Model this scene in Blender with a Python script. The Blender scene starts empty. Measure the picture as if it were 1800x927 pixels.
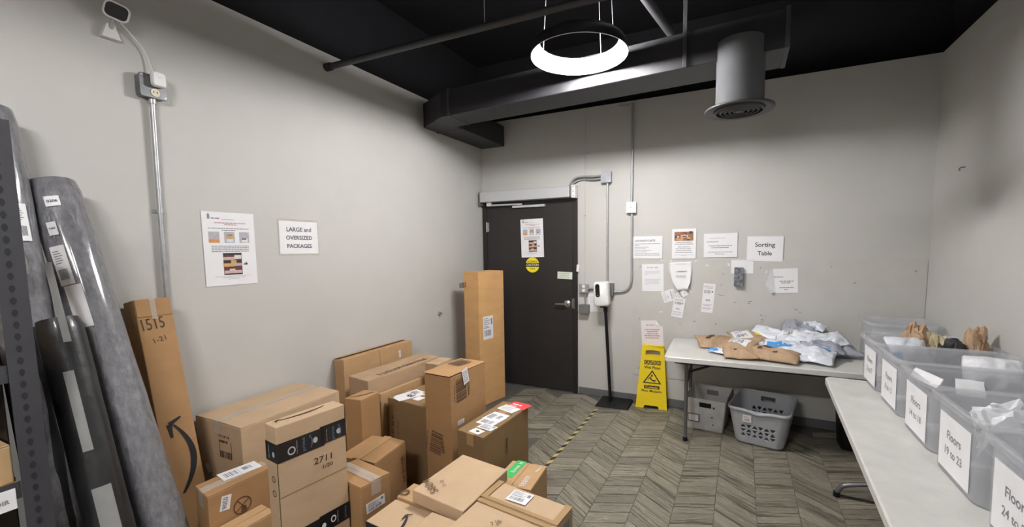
import bpy, bmesh, math, random
from mathutils import Vector as V, Matrix, noise as mnoise
random.seed(7)
PI = math.pi
SC = bpy.context.scene
COL = SC.collection

# ------------------------------------------------------------------ camera
CX, CY, CZ, YAW, PITCH, ROLL, FOC, U0, V0 = 2.69570, -4.25048, 1.57613, -0.44718, 0.08911, -0.01077, 755.02679, 940.33519, 500.95833
def cam_axes():
    cy, sy, cp, sp = math.cos(YAW), math.sin(YAW), math.cos(PITCH), math.sin(PITCH)
    f = V((sy*cp, cy*cp, -sp)); r = V((cy, -sy, 0)); u = r.cross(f)
    c, s = math.cos(ROLL), math.sin(ROLL)
    return c*r + s*u, -s*r + c*u, f
R_, U_, F_ = cam_axes()
CAM = V((CX, CY, CZ))
cd = bpy.data.cameras.new('camera'); co = bpy.data.objects.new('camera', cd); COL.objects.link(co)
cd.sensor_fit = 'HORIZONTAL'; cd.sensor_width = 36.0; cd.lens = FOC/1800*36
cd.shift_x = (900-U0)/1800; cd.shift_y = (V0-463.5)/1800
cd.clip_start = 0.02; cd.clip_end = 60
m = Matrix(((R_.x, U_.x, -F_.x, CX), (R_.y, U_.y, -F_.y, CY), (R_.z, U_.z, -F_.z, CZ), (0, 0, 0, 1)))
co.matrix_world = m
SC.camera = co

# ------------------------------------------------------------------ world, exposure
wd = bpy.data.worlds.new('world'); SC.world = wd; wd.use_nodes = True
wd.node_tree.nodes['Background'].inputs[0].default_value = (0.02, 0.02, 0.022, 1)
wd.node_tree.nodes['Background'].inputs[1].default_value = 1.0
SC.view_settings.view_transform = 'Standard'; SC.view_settings.look = 'None'
SC.view_settings.gamma = 1.0; SC.view_settings.use_curve_mapping = False
SC.view_settings.exposure = 0.0
LAMP_STRENGTH = 206.0
LAMPC = (1.747, -1.60)
LAMP_COLOR = (1.0, 0.975, 0.965)

# ------------------------------------------------------------------ materials
MATS = {}
def mat(name, col, rough=0.6, metal=0.0, var=0.0, scale=8.0, bump=0.0, bscale=60.0, stretch=None, spec=0.5, coat=0.0, emit=None, alpha=None, trans=0.0, col2=None, rnd=0.0):
    if name in MATS: return MATS[name]
    m = bpy.data.materials.new(name); m.use_nodes = True
    nt = m.node_tree; N = nt.nodes; L = nt.links
    b = N['Principled BSDF']
    b.inputs['Base Color'].default_value = (*col, 1); b.inputs['Roughness'].default_value = rough
    b.inputs['Metallic'].default_value = metal; b.inputs['Specular IOR Level'].default_value = spec
    b.inputs['Coat Weight'].default_value = coat; b.inputs['Coat Roughness'].default_value = 0.12
    if trans: b.inputs['Transmission Weight'].default_value = trans
    tc = N.new('ShaderNodeTexCoord'); mp = N.new('ShaderNodeMapping'); L.new(tc.outputs['Object'], mp.inputs[0])
    if stretch: mp.inputs['Scale'].default_value = stretch
    if var or col2:
        nz = N.new('ShaderNodeTexNoise'); nz.inputs['Scale'].default_value = scale; nz.inputs['Detail'].default_value = 6; nz.inputs['Roughness'].default_value = 0.6
        L.new(mp.outputs[0], nz.inputs['Vector'])
        rp = N.new('ShaderNodeValToRGB'); rp.color_ramp.elements[0].position = 0.3; rp.color_ramp.elements[1].position = 0.7
        if col2: c0, c1 = col2, col
        else: c0, c1 = tuple(c*(1-var) for c in col), tuple(min(1, c*(1+var)) for c in col)
        rp.color_ramp.elements[0].color = (*c0, 1); rp.color_ramp.elements[1].color = (*c1, 1)
        L.new(nz.outputs['Fac'], rp.inputs[0])
        out = rp.outputs[0]
        if rnd:
            oi = N.new('ShaderNodeObjectInfo'); mr = N.new('ShaderNodeMapRange'); mr.inputs[3].default_value = 1-rnd; mr.inputs[4].default_value = 1+rnd
            L.new(oi.outputs['Random'], mr.inputs[0]); mx = N.new('ShaderNodeVectorMath'); mx.operation = 'SCALE'
            L.new(out, mx.inputs[0]); L.new(mr.outputs[0], mx.inputs['Scale']); out = mx.outputs[0]
        L.new(out, b.inputs['Base Color'])
    if bump:
        nb = N.new('ShaderNodeTexNoise'); nb.inputs['Scale'].default_value = bscale; nb.inputs['Detail'].default_value = 4
        L.new(mp.outputs[0], nb.inputs['Vector'])
        bp = N.new('ShaderNodeBump'); bp.inputs['Strength'].default_value = bump; bp.inputs['Distance'].default_value = 0.01
        L.new(nb.outputs['Fac'], bp.inputs['Height']); L.new(bp.outputs[0], b.inputs['Normal'])
    if emit:
        b.inputs['Emission Color'].default_value = (*emit[:3], 1); b.inputs['Emission Strength'].default_value = emit[3]
    if alpha is not None:
        tr = N.new('ShaderNodeBsdfTransparent'); ms = N.new('ShaderNodeMixShader'); ms.inputs[0].default_value = alpha
        L.new(tr.outputs[0], ms.inputs[1]); L.new(b.outputs[0], ms.inputs[2])
        L.new(ms.outputs[0], N['Material Output'].inputs['Surface'])
    MATS[name] = m
    return m

M_WALL = mat('wall_paint', (0.535, 0.527, 0.50), 0.7, var=0.025, scale=3, bump=0.05, bscale=180)
M_PANEL = mat('panel_paint', (0.53, 0.52, 0.49), 0.5, var=0.04, scale=5, bump=0.02, bscale=120)
M_CEIL = mat('black_ceiling_paint', (0.006, 0.006, 0.0075), 0.8, var=0.2, scale=3, bump=0.15, bscale=20, spec=0.2)
M_DUCT = mat('black_duct_paint', (0.022, 0.021, 0.025), 0.5, var=0.15, scale=6)
M_DUCTG = mat('charcoal_duct_paint', (0.045, 0.046, 0.05), 0.5, var=0.08, scale=6)
M_FLOORB = mat('floor_base', (0.10, 0.094, 0.08), 0.6, var=0.5, scale=6, stretch=(2, 30, 1))
M_BASEB = mat('grey_baseboard', (0.13, 0.13, 0.135), 0.5, var=0.06)
M_BLACKDOOR = mat('black_brown_door_paint', (0.019, 0.017, 0.0165), 0.5, var=0.1, scale=4, bump=0.02)
M_FRAME = mat('door_frame_paint', (0.016, 0.013, 0.012), 0.45, var=0.1)
M_STEEL = mat('satin_steel', (0.55, 0.55, 0.55), 0.32, 1.0, var=0.05)
M_GALV = mat('galvanised_steel', (0.47, 0.48, 0.49), 0.45, 0.7, var=0.12, scale=25)
M_GALVD = mat('dull_galvanised_steel', (0.19, 0.195, 0.205), 0.4, 0.7, var=0.2, scale=25)
M_GREYBOX = mat('grey_metal_box', (0.20, 0.195, 0.19), 0.5, 0.4, var=0.08)
M_ALU = mat('aluminium_cover', (0.60, 0.61, 0.63), 0.42, 0.35, var=0.03, stretch=(1, 1, 12))
M_FLEX = mat('grey_flexible_conduit', (0.33, 0.33, 0.34), 0.45, 0.3, var=0.1, scale=90)
M_WPLAST = mat('white_plastic', (0.78, 0.78, 0.77), 0.35, var=0.015)
M_IVORY = mat('ivory_plastic', (0.72, 0.67, 0.5), 0.4, var=0.02)
M_BPLAST = mat('black_plastic', (0.008, 0.008, 0.009), 0.5, var=0.1, spec=0.2)
M_BGLOSS = mat('black_gloss', (0.006, 0.006, 0.007), 0.12, var=0.1)
M_PAPER = mat('white_paper', (0.80, 0.80, 0.815), 0.75, var=0.02, scale=10)
M_PAPERP = mat('pinkish_paper', (0.80, 0.74, 0.74), 0.75, var=0.02, scale=10)
M_PAPERG = mat('pale_green_paper', (0.68, 0.74, 0.62), 0.75, var=0.03, scale=20)
M_LABEL = mat('label_paper', (0.80, 0.80, 0.81), 0.5, var=0.02)
M_INK = mat('black_ink', (0.012, 0.012, 0.014), 0.6, var=0.1)
M_INKG = mat('grey_ink', (0.22, 0.22, 0.25), 0.7, var=0.1)
M_INKL = mat('light_grey_ink', (0.48, 0.48, 0.50), 0.7, var=0.1)
M_INKR = mat('red_ink', (0.40, 0.16, 0.17), 0.7, var=0.1)
M_INKB = mat('brown_ink', (0.10, 0.055, 0.03), 0.7, var=0.15)
M_MARK = mat('marker_ink', (0.05, 0.03, 0.018), 0.7, var=0.15)
M_MARKL = mat('faded_marker_ink', (0.16, 0.09, 0.045), 0.7, var=0.15)
M_SIGN = mat('dark_grey_ink', (0.05, 0.05, 0.055), 0.6, var=0.1)
M_WINK = mat('white_ink', (0.75, 0.75, 0.75), 0.6, var=0.02)
M_BINK = mat('blue_grey_ink', (0.10, 0.2, 0.30), 0.6, var=0.02)
M_RED = mat('red_sticker', (0.75, 0.06, 0.07), 0.5, var=0.05)
M_GREEN = mat('green_tape', (0.06, 0.50, 0.13), 0.4, var=0.05)
M_YEL = mat('yellow_plastic', (0.83, 0.62, 0.012), 0.4, var=0.03)
M_YELS = mat('yellow_sticker', (0.85, 0.72, 0.02), 0.5, var=0.02)
M_TAPEY = mat('yellow_floor_tape', (0.50, 0.40, 0.14), 0.6, var=0.15, scale=40)
M_TAPEB = mat('black_floor_tape', (0.02, 0.02, 0.02), 0.6, var=0.2)
M_CLEAR = mat('clear_tape', (0.75, 0.70, 0.62), 0.12, alpha=0.28, var=0.02)
M_BTAPE = mat('brown_tape', (0.42, 0.27, 0.13), 0.25, var=0.05)
M_BLKTAPE = mat('black_printed_tape', (0.008, 0.009, 0.012), 0.3, var=0.1)
def card(name, c, rnd=0.0): return mat(name, c, 0.75, var=0.07, scale=5, bump=0.04, bscale=90, stretch=(1, 1, 2.5), spec=0.25)
M_CARD = card('cardboard', (0.49, 0.31, 0.16))
M_CARDY = card('yellow_cardboard', (0.62, 0.36, 0.155))
M_CARDL = card('pale_cardboard', (0.54, 0.385, 0.245))
M_CARDO = card('orange_cardboard', (0.385, 0.222, 0.103))
M_CARDK = card('olive_cardboard', (0.24, 0.153, 0.075))
M_CARDD = card('dull_cardboard', (0.45, 0.31, 0.19))
M_TABLE = mat('table_top_plastic', (0.62, 0.615, 0.58), 0.4, var=0.07, scale=9, bump=0.03, bscale=200)
M_TLEG = mat('grey_table_leg', (0.16, 0.16, 0.165), 0.35, 0.6, var=0.05)
M_TLEGD = mat('dark_table_leg', (0.03, 0.03, 0.032), 0.35, 0.4, var=0.05)
M_TOTE = mat('clear_tote_plastic', (0.68, 0.70, 0.74), 0.2, alpha=0.31, var=0.04, scale=4)
M_TUB = mat('grey_tub_plastic', (0.55, 0.55, 0.54), 0.5, var=0.15, scale=9)
M_BASKET = mat('grey_basket_plastic', (0.42, 0.43, 0.465), 0.42, var=0.03)
M_KRAFT = mat('kraft_paper', (0.45, 0.305, 0.19), 0.75, var=0.10, scale=14, bump=0.7, bscale=22)
M_POLYW = mat('white_poly_mailer', (0.72, 0.75, 0.82), 0.32, var=0.05, bump=0.7, bscale=16)
M_POLYG = mat('grey_poly_mailer', (0.36, 0.38, 0.44), 0.32, var=0.18, bump=0.8, bscale=18)
M_POLYB = mat('blue_print', (0.07, 0.33, 0.72), 0.4, var=0.05)
M_WBAG = mat('white_plastic_bag', (0.80, 0.81, 0.84), 0.35, var=0.04, bump=0.3, bscale=30)
M_DBAG = mat('dark_plastic_bag', (0.03, 0.03, 0.033), 0.2, var=0.3, bump=0.4, bscale=30)
M_YBAG = mat('yellow_clear_bag', (0.55, 0.48, 0.30), 0.25, var=0.2, bump=0.3, bscale=30)
M_ROLL = mat('grey_felt_in_plastic', (0.165, 0.165, 0.178), 0.5, var=0.30, scale=55, bump=0.8, bscale=34, stretch=(1, 1, 0.45), coat=0.8)
M_ROLLD = mat('dark_wrap', (0.013, 0.013, 0.014), 0.4, var=0.3, scale=6, bump=0.3, bscale=20, coat=0.25)
M_WRAP = mat('loose_clear_wrap', (0.55, 0.55, 0.58), 0.12, alpha=0.25, var=0.1, bump=0.5, bscale=40)
M_BAND = mat('pale_band_grey', (0.25, 0.25, 0.245), 0.6, var=0.15, scale=6)  # mottled pale grey of the bands along the dark roll
M_RACK = mat('dark_rack_steel', (0.060, 0.060, 0.068), 0.45, 0.3, var=0.1)
M_HOLE = mat('black_hole', (0.004, 0.004, 0.004), 0.9, var=0.1)
M_BOARD = mat('tan_board', (0.55, 0.37, 0.19), 0.7, var=0.08)
M_LAMP = mat('lamp_diffuser', (1, 1, 1), 0.5, emit=(*LAMP_COLOR, LAMP_STRENGTH))
M_LAMPBAND = mat('lamp_band', (0.018, 0.017, 0.022), 0.4, 0.0, var=0.02)
M_CABLE = mat('steel_cable', (0.75, 0.74, 0.78), 0.35, 0.3, var=0.02)
M_SPECK = mat('speckled_black', (0.022, 0.024, 0.03), 0.4, col2=(0.28, 0.30, 0.34), scale=55)
M_CHIP = mat('chipped_paint', (0.72, 0.71, 0.69), 0.7, var=0.03)
M_SCUFF = mat('scuff', (0.09, 0.085, 0.08), 0.8, var=0.2)
PH = {k: mat('photo_'+k, c, 0.5, var=0.12, scale=40) for k, c in dict(grey=(0.42, 0.42, 0.46), pink=(0.55, 0.42, 0.38), orange=(0.62, 0.28, 0.10), tan=(0.58, 0.36, 0.13), blue=(0.35, 0.42, 0.62), dark=(0.035, 0.02, 0.02), maroon=(0.12, 0.03, 0.03), white=(0.7, 0.66, 0.64), brown=(0.28, 0.13, 0.07)).items()}

def plank_mat():
    m = bpy.data.materials.new('striped_vinyl_plank'); m.use_nodes = True
    nt = m.node_tree; N = nt.nodes; L = nt.links; b = N['Principled BSDF']
    tc = N.new('ShaderNodeTexCoord'); oi = N.new('ShaderNodeObjectInfo')
    ad = N.new('ShaderNodeVectorMath'); ad.operation = 'ADD'
    ml = N.new('ShaderNodeVectorMath'); ml.operation = 'SCALE'; ml.inputs['Scale'].default_value = 37.0
    cb = N.new('ShaderNodeCombineXYZ'); L.new(oi.outputs['Random'], cb.inputs[0]); L.new(oi.outputs['Random'], cb.inputs[1])
    L.new(cb.outputs[0], ml.inputs[0]); L.new(tc.outputs['Object'], ad.inputs[0]); L.new(ml.outputs[0], ad.inputs[1])
    def layer(sc, lo, hi):
        mp = N.new('ShaderNodeMapping'); mp.inputs['Scale'].default_value = sc; L.new(ad.outputs[0], mp.inputs[0])
        nz = N.new('ShaderNodeTexNoise'); nz.inputs['Scale'].default_value = 1; nz.inputs['Detail'].default_value = 5; nz.inputs['Roughness'].default_value = 0.65
        L.new(mp.outputs[0], nz.inputs['Vector']); return nz
    n1 = layer((3.0, 75, 1), 0, 1); n2 = layer((1.2, 22, 1), 0, 1)
    mx = N.new('ShaderNodeMath'); mx.operation = 'ADD'; L.new(n1.outputs['Fac'], mx.inputs[0]); L.new(n2.outputs['Fac'], mx.inputs[1])
    rp = N.new('ShaderNodeValToRGB'); e = rp.color_ramp.elements
    e[0].position = 0.72; e[0].color = (0.040, 0.036, 0.027, 1); e[1].position = 1.32; e[1].color = (0.36, 0.335, 0.26, 1)
    k = e.new(0.93); k.color = (0.135, 0.122, 0.092, 1); k = e.new(1.08); k.color = (0.20, 0.182, 0.140, 1)
    mh = N.new('ShaderNodeMath'); mh.operation = 'MULTIPLY'; mh.inputs[1].default_value = 0.7
    for q in e: q.position = min(1.0, q.position*0.7)
    L.new(mx.outputs[0], mh.inputs[0]); L.new(mh.outputs[0], rp.inputs[0])
    mr = N.new('ShaderNodeMapRange'); mr.inputs[3].default_value = 0.82; mr.inputs[4].default_value = 1.2; L.new(oi.outputs['Random'], mr.inputs[0])
    sc = N.new('ShaderNodeVectorMath'); sc.operation = 'SCALE'; L.new(rp.outputs[0], sc.inputs[0]); L.new(mr.outputs[0], sc.inputs['Scale'])
    L.new(sc.outputs[0], b.inputs['Base Color']); b.inputs['Roughness'].default_value = 0.5; b.inputs['Specular IOR Level'].default_value = 0.35
    bp = N.new('ShaderNodeBump'); bp.inputs['Strength'].default_value = 0.25; bp.inputs['Distance'].default_value = 0.003
    L.new(mx.outputs[0], bp.inputs['Height']); L.new(bp.outputs[0], b.inputs['Normal'])
    return m
M_PLANK = plank_mat()

# ------------------------------------------------------------------ helpers
def tag(o, label=None, cat=None, group=None, kind=None):
    if label: o['label'] = label
    if cat: o['category'] = cat
    if group: o['group'] = group
    if kind: o['kind'] = kind
    return o
ORIG = {}
def thing(name, label, cat, loc=(0, 0, 0), group=None):
    o = bpy.data.objects.new(name, None); COL.objects.link(o); o.location = loc
    o.empty_display_size = 0.05
    ORIG[o] = V(loc)
    return tag(o, label, cat, group)
def obj(name, bm, mats, parent=None, smooth=False, loc=None, label=None, kind=None):
    """bm is in world coordinates; the mesh is stored relative to the thing's base."""
    me = bpy.data.meshes.new(name)
    org = ORIG[parent] if parent is not None else V(loc if loc is not None else (0, 0, 0))
    bmesh.ops.translate(bm, verts=bm.verts, vec=-org)
    bmesh.ops.recalc_face_normals(bm, faces=bm.faces)
    bm.to_mesh(me); bm.free()
    for x in (mats if isinstance(mats, (list, tuple)) else [mats]): me.materials.append(x)
    if smooth:
        for p in me.polygons: p.use_smooth = True
        if smooth != 'all':
            try: me.set_sharp_from_angle(angle=math.radians(40))
            except Exception: pass
    o = bpy.data.objects.new(name, me); COL.objects.link(o)
    if parent is not None:
        o.parent = parent; ORIG[o] = org
    else:
        o.location = org; ORIG[o] = org
    if label: o['label'] = label
    if kind: o['kind'] = kind
    return o
def new(): return bmesh.new()
def quad(bm, a, b, c, d, mi=0):
    f = bm.faces.new([bm.verts.new(p) for p in (a, b, c, d)]); f.material_index = mi; return f
def hexa(bm, b4, t4, mi=0):
    vb = [bm.verts.new(p) for p in b4]; vt = [bm.verts.new(p) for p in t4]
    fs = [bm.faces.new(vb[::-1]), bm.faces.new(vt)]
    for i in range(4): fs.append(bm.faces.new((vb[i], vb[(i+1) % 4], vt[(i+1) % 4], vt[i])))
    for f in fs: f.material_index = mi
    return vb+vt
def box(bm, x0, y0, z0, x1, y1, z1, mi=0, bev=0):
    t = bm if not bev else new()
    hexa(t, [(x0, y0, z0), (x1, y0, z0), (x1, y1, z0), (x0, y1, z0)], [(x0, y0, z1), (x1, y0, z1), (x1, y1, z1), (x0, y1, z1)], mi)
    if bev: bevel_into(bm, t, bev)
def bevel_into(bm, t, bev, seg=2):
    bmesh.ops.recalc_face_normals(t, faces=t.faces)
    bmesh.ops.bevel(t, geom=list(t.edges), offset=bev, segments=seg, affect='EDGES', profile=0.5)
    merge(bm, t)
def merge(bm, t):
    mp = {}
    for v in t.verts: mp[v] = bm.verts.new(v.co)
    for f in t.faces:
        try: g = bm.faces.new([mp[v] for v in f.verts]); g.material_index = f.material_index
        except ValueError: pass
    t.free()
def tube(bm, pts, r, n=10, caps=True, mi=0, radii=None):
    pts = [V(p) for p in pts]; rings = []
    t0 = (pts[1]-pts[0]).normalized()
    ref = V((0, 0, 1)) if abs(t0.z) < 0.9 else V((1, 0, 0))
    a = t0.cross(ref).normalized()
    for i, p in enumerate(pts):
        if i == 0: t = (pts[1]-pts[0])
        elif i == len(pts)-1: t = (pts[-1]-pts[-2])
        else: t = (pts[i+1]-pts[i]).normalized() + (pts[i]-pts[i-1]).normalized()
        t.normalize(); a = (a - t*a.dot(t)).normalized(); b = t.cross(a)
        rr = radii[i] if radii else r
        rings.append([bm.verts.new(p + (a*math.cos(2*PI*k/n) + b*math.sin(2*PI*k/n))*rr) for k in range(n)])
    for i in range(len(rings)-1):
        for k in range(n): f = bm.faces.new((rings[i][k], rings[i][(k+1) % n], rings[i+1][(k+1) % n], rings[i+1][k])); f.material_index = mi
    if caps:
        bm.faces.new(rings[0][::-1]).material_index = mi; bm.faces.new(rings[-1]).material_index = mi
def smooth_path(pts, n=6):
    pts = [V(p) for p in pts]; out = []
    P = [pts[0]]+pts+[pts[-1]]
    for i in range(1, len(P)-2):
        for k in range(n):
            t = k/n; a, b, c, d = P[i-1], P[i], P[i+1], P[i+2]
            out.append(0.5*((2*b)+(c-a)*t+(2*a-5*b+4*c-d)*t*t+(3*b-a-3*c+d)*t**3))
    out.append(pts[-1]); return out
def lathe(bm, prof, c, n=32, axis=None, closed=False, mi=0):
    c = V(c); rings = []
    for r, z in prof:
        rings.append([bm.verts.new(c+V((r*math.cos(2*PI*k/n), r*math.sin(2*PI*k/n), z))) for k in range(n)])
    m = len(rings)
    for i in range(m if closed else m-1):
        A, B = rings[i], rings[(i+1) % m]
        for k in range(n): bm.faces.new((A[k], A[(k+1) % n], B[(k+1) % n], B[k])).material_index = mi
    if not closed:
        if prof[0][0] > 1e-4: bm.faces.new(rings[0][::-1])
        if prof[-1][0] > 1e-4: bm.faces.new(rings[-1])
def rrect(w, d, r, z, n=5):
    pts = []
    for sx, sy, a0 in ((1, 1, 0), (-1, 1, 90), (-1, -1, 180), (1, -1, 270)):
        for k in range(n+1):
            a = math.radians(a0+90*k/n)
            pts.append(V((sx*(w/2-r)+r*math.cos(a), sy*(d/2-r)+r*math.sin(a), z)))
    return pts
def loft(bm, rings, M=None, cap0=True, cap1=True, mi=0):
    R = [[bm.verts.new((M @ p) if M else p) for p in ring] for ring in rings]; n = len(R[0])
    for i in range(len(R)-1):
        for k in range(n): bm.faces.new((R[i][k], R[i][(k+1) % n], R[i+1][(k+1) % n], R[i+1][k])).material_index = mi
    if cap0: bm.faces.new(R[0][::-1]).material_index = mi
    if cap1: bm.faces.new(R[-1]).material_index = mi
    return R
def TR(loc, rz=0): return Matrix.Translation(loc) @ Matrix.Rotation(rz, 4, 'Z')

# rays of the calibrated photograph, used to measure real positions on known planes
def ray(u, v): return R_*((u-U0)/FOC) - U_*((v-V0)/FOC) + F_
def hit(pl, u, v):
    p, n = pl; d = ray(u, v); return CAM + d*((p-CAM).dot(n)/d.dot(n))
PX = lambda x: (V((x, 0, 0)), V((1, 0, 0)))
PY = lambda y: (V((0, y, 0)), V((0, 1, 0)))
PZ = lambda z: (V((0, 0, z)), V((0, 0, 1)))

class Fr:
    """flat frame on a surface: origin bottom-left, u right, v up, n outward"""
    def __init__(s, o, u, v, w=0, h=0):
        s.o, s.u, s.v = V(o), V(u).normalized(), V(v).normalized(); s.n = s.u.cross(s.v); s.w, s.h = w, h
    def P(s, x, y, z=0.0): return s.o + s.u*x + s.v*y + s.n*z
    def sub(s, x, y, w, h, rot=0, lift=0.0):
        c, q = math.cos(rot), math.sin(rot)
        return Fr(s.P(x, y, lift), s.u*c+s.v*q, -s.u*q+s.v*c, w, h)
def fr_px(pl, A, B, C, up=None):
    a, b, c = hit(pl, *A), hit(pl, *B), hit(pl, *C)
    u = b-a; w = u.length; u.normalize(); v = (c-a) - u*(c-a).dot(u); h = v.length; v.normalize()
    f = Fr(a, u, v, w, h)
    if f.n.dot(CAM-a) < 0:                      # seen mirrored: keep the normal outward
        f.n = -f.n
    return f
def slab(bm, f, x0, y0, x1, y1, z0=0.0, z1=0.001, mi=0):
    hexa(bm, [f.P(x0, y0, z0), f.P(x1, y0, z0), f.P(x1, y1, z0), f.P(x0, y1, z0)], [f.P(x0, y0, z1), f.P(x1, y0, z1), f.P(x1, y1, z1), f.P(x0, y1, z1)], mi)
TXT = {}
def glyphs(s, bold):
    k = (s, bold)
    if k not in TXT:
        cu = bpy.data.curves.new('t', 'FONT'); cu.body = s; cu.size = 1.0; cu.resolution_u = 3; cu.offset = 0.017 if bold else 0.003
        o = bpy.data.objects.new('t', cu); COL.objects.link(o)
        dg = bpy.context.evaluated_depsgraph_get(); me = bpy.data.meshes.new_from_object(o.evaluated_get(dg))
        vs = [v.co.copy() for v in me.vertices]; fs = [tuple(p.vertices) for p in me.polygons]
        bpy.data.objects.remove(o); bpy.data.curves.remove(cu); bpy.data.meshes.remove(me)
        x0, x1 = min(v.x for v in vs), max(v.x for v in vs); y0, y1 = min(v.y for v in vs), max(v.y for v in vs)
        TXT[k] = ([(v.x-x0, v.y-y0) for v in vs], fs, x1-x0, y1-y0)
    return TXT[k]
def text(bm, f, s, x, y, w=None, h=None, bold=False, align='c', z=0.0015, mi=0, flip=False):
    vs, fs, W, H = glyphs(s, bold)
    sx = (w/W) if w else h/H; sy = (h/H) if h else sx
    if h and not w: sx = sy
    ox = x - (W*sx/2 if align == 'c' else 0); oy = y - H*sy/2
    nv = [bm.verts.new(f.P(ox+a*sx, oy+b*sy, z)) for a, b in vs]
    for p in fs:
        try: bm.faces.new([nv[i] for i in p]).material_index = mi
        except ValueError: pass
def bars(bm, f, x0, y0, x1, y1, n=14, z=0.0012, mi=0, vert=True):
    x = 0; tot = []; rr = random.Random(int(abs(x0*1e4+y0*1e5)) % 9973 + n)
    while len(tot) < n*2: tot.append(rr.choice((1, 1, 2, 3)))
    S = sum(tot); p = 0
    for i, t in enumerate(tot):
        a, b = p/S, (p+t)/S; p += t
        if i % 2: continue
        if vert: slab(bm, f, x0+(x1-x0)*a, y0, x0+(x1-x0)*b, y1, z, z+0.0003, mi)
        else: slab(bm, f, x0, y0+(y1-y0)*a, x1, y0+(y1-y0)*b, z, z+0.0003, mi)
def lines(bm, f, x0, x1, y, h, seed=0, centre=False, frac=None, z=0.0012, mi=0):
    """one line of print too small to read, as word-long dashes"""
    rr = random.Random(seed); L_ = (x1-x0)*(frac if frac else rr.uniform(0.7, 1.0)); x = x0 + ((x1-x0)-L_)/2 if centre else x0; xe = x+L_
    while x < xe-h:
        w = min(xe-x, h*rr.uniform(1.5, 5)); slab(bm, f, x, y-h/2, x+w, y+h/2, z, z+0.0002, mi); x += w+h*0.6
def shape2d(bm, f, outs, z0, z1, mi=0):
    """extruded 2D outlines (first outer, the rest holes) on frame f"""
    cu = bpy.data.curves.new('s', 'CURVE'); cu.dimensions = '2D'; cu.fill_mode = 'BOTH'; cu.extrude = 0.5
    for pts in outs:
        sp = cu.splines.new('POLY'); sp.points.add(len(pts)-1)
        for q, (a, b) in zip(sp.points, pts): q.co = (a, b, 0, 1)
        sp.use_cyclic_u = True
    o = bpy.data.objects.new('s', cu); COL.objects.link(o)
    dg = bpy.context.evaluated_depsgraph_get(); me = bpy.data.meshes.new_from_object(o.evaluated_get(dg))
    nv = [bm.verts.new(f.P(v.co.x, v.co.y, z0 if v.co.z < 0 else z1)) for v in me.vertices]
    for p in me.polygons:
        try: bm.faces.new([nv[i] for i in p.vertices]).material_index = mi
        except ValueError: pass
    bpy.data.objects.remove(o); bpy.data.curves.remove(cu); bpy.data.meshes.remove(me)
def smile(bm, f, x0, y0, x1, y1, sag, th, z=0.0015, mi=0, head=1.0, flip=1):
    """curved arrow: a crescent from (x0,y0) to (x1,y1) with an arrow head at the end"""
    a, b = V((x0, y0)), V((x1, y1)); d = b-a; L_ = d.length; d.normalize(); n = V((-d.y, d.x))*flip
    N = 14; up, lo = [], []
    for i in range(N+1):
        t = i/N; c = a + d*(L_*t) - n*(sag*4*t*(1-t)); w = th*(0.25+0.75*math.sin(PI*min(1, t*0.85+0.1)))
        up.append(c+n*w/2); lo.append(c-n*w/2)
    vu = [bm.verts.new(f.P(p.x, p.y, z)) for p in up]; vl = [bm.verts.new(f.P(p.x, p.y, z)) for p in lo]
    for i in range(N): bm.faces.new((vl[i], vl[i+1], vu[i+1], vu[i])).material_index = mi
    hl = th*2.2*head; e = b
    t2 = ((up[-1]+lo[-1])/2-(up[-3]+lo[-3])/2).normalized(); n2 = V((-t2.y, t2.x))*flip
    tip = e + t2*th*0.5 + n2*th*0.4
    def strip(p, q, w0, w1):
        dd = (q-p).normalized(); nn = V((-dd.y, dd.x))
        P4 = [p-nn*w0/2, q-nn*w1/2, q+nn*w1/2, p+nn*w0/2]
        bm.faces.new([bm.verts.new(f.P(k.x, k.y, z)) for k in P4]).material_index = mi
    strip(tip, tip - t2*hl*0.5 + n2*hl, th*0.8, th*0.4) if False else None
    strip(tip, tip + n2*hl*0.55 - t2*hl, th*0.85, th*0.35)
    strip(tip, tip - n2*hl*0.95 - t2*hl*0.10, th*0.85, th*0.35)

# ------------------------------------------------------------------ lamps
def ring_lamp(label, c, hub):
    """dish-shaped ring: the luminous face looks inwards and down, so no light leaves above the rim"""
    t = thing('ring_lamp', label, 'ceiling lamp', c)
    b = new(); lathe(b, [(0.2955, 0.002), (0.2925, 0.022), (0.286, 0.044), (0.276, 0.063), (0.262, 0.077), (0.250, 0.082), (0.250, 0.084), (0.264, 0.080), (0.279, 0.065), (0.289, 0.045), (0.2955, 0.022), (0.2975, 0.003)], c, 72, closed=True)
    obj('diffuser', b, M_LAMP, t, 'all')
    b = new(); lathe(b, [(0.299, 0.0), (0.2975, 0.022), (0.2915, 0.046), (0.281, 0.067), (0.265, 0.083), (0.246, 0.087), (0.246, 0.090), (0.267, 0.0865), (0.2845, 0.069), (0.295, 0.047), (0.301, 0.022), (0.302, 0.0)], c, 72, closed=True)
    obj('housing', b, M_LAMPBAND, t, True)
    b = new(); lathe(b, [(0.2985, -0.0015), (0.3025, -0.0015), (0.3025, 0.001), (0.2985, 0.001)], c, 72, closed=True); obj('rim_trim', b, M_CABLE, t)
    for a in (175, 340, 75):
        a = math.radians(a); p = V(c)+V((0.256*math.cos(a), 0.256*math.sin(a), 0.088)); q = V(c)+V((0.20*math.cos(a), 0.20*math.sin(a), hub-c[2]))
        b = new(); tube(b, [p, q], 0.0016, 6); obj('cable', b, M_CABLE, t)
    b = new(); lathe(b, [(0.22, hub), (0.22, hub-0.02), (0.0, hub-0.02)], (c[0], c[1], 0), 32); obj('canopy', b, M_DUCT, t)
    return t
ring_lamp('glowing white ring lamp hanging on thin cables under the black ceiling', (LAMPC[0], LAMPC[1], 2.76), 3.6)
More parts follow.
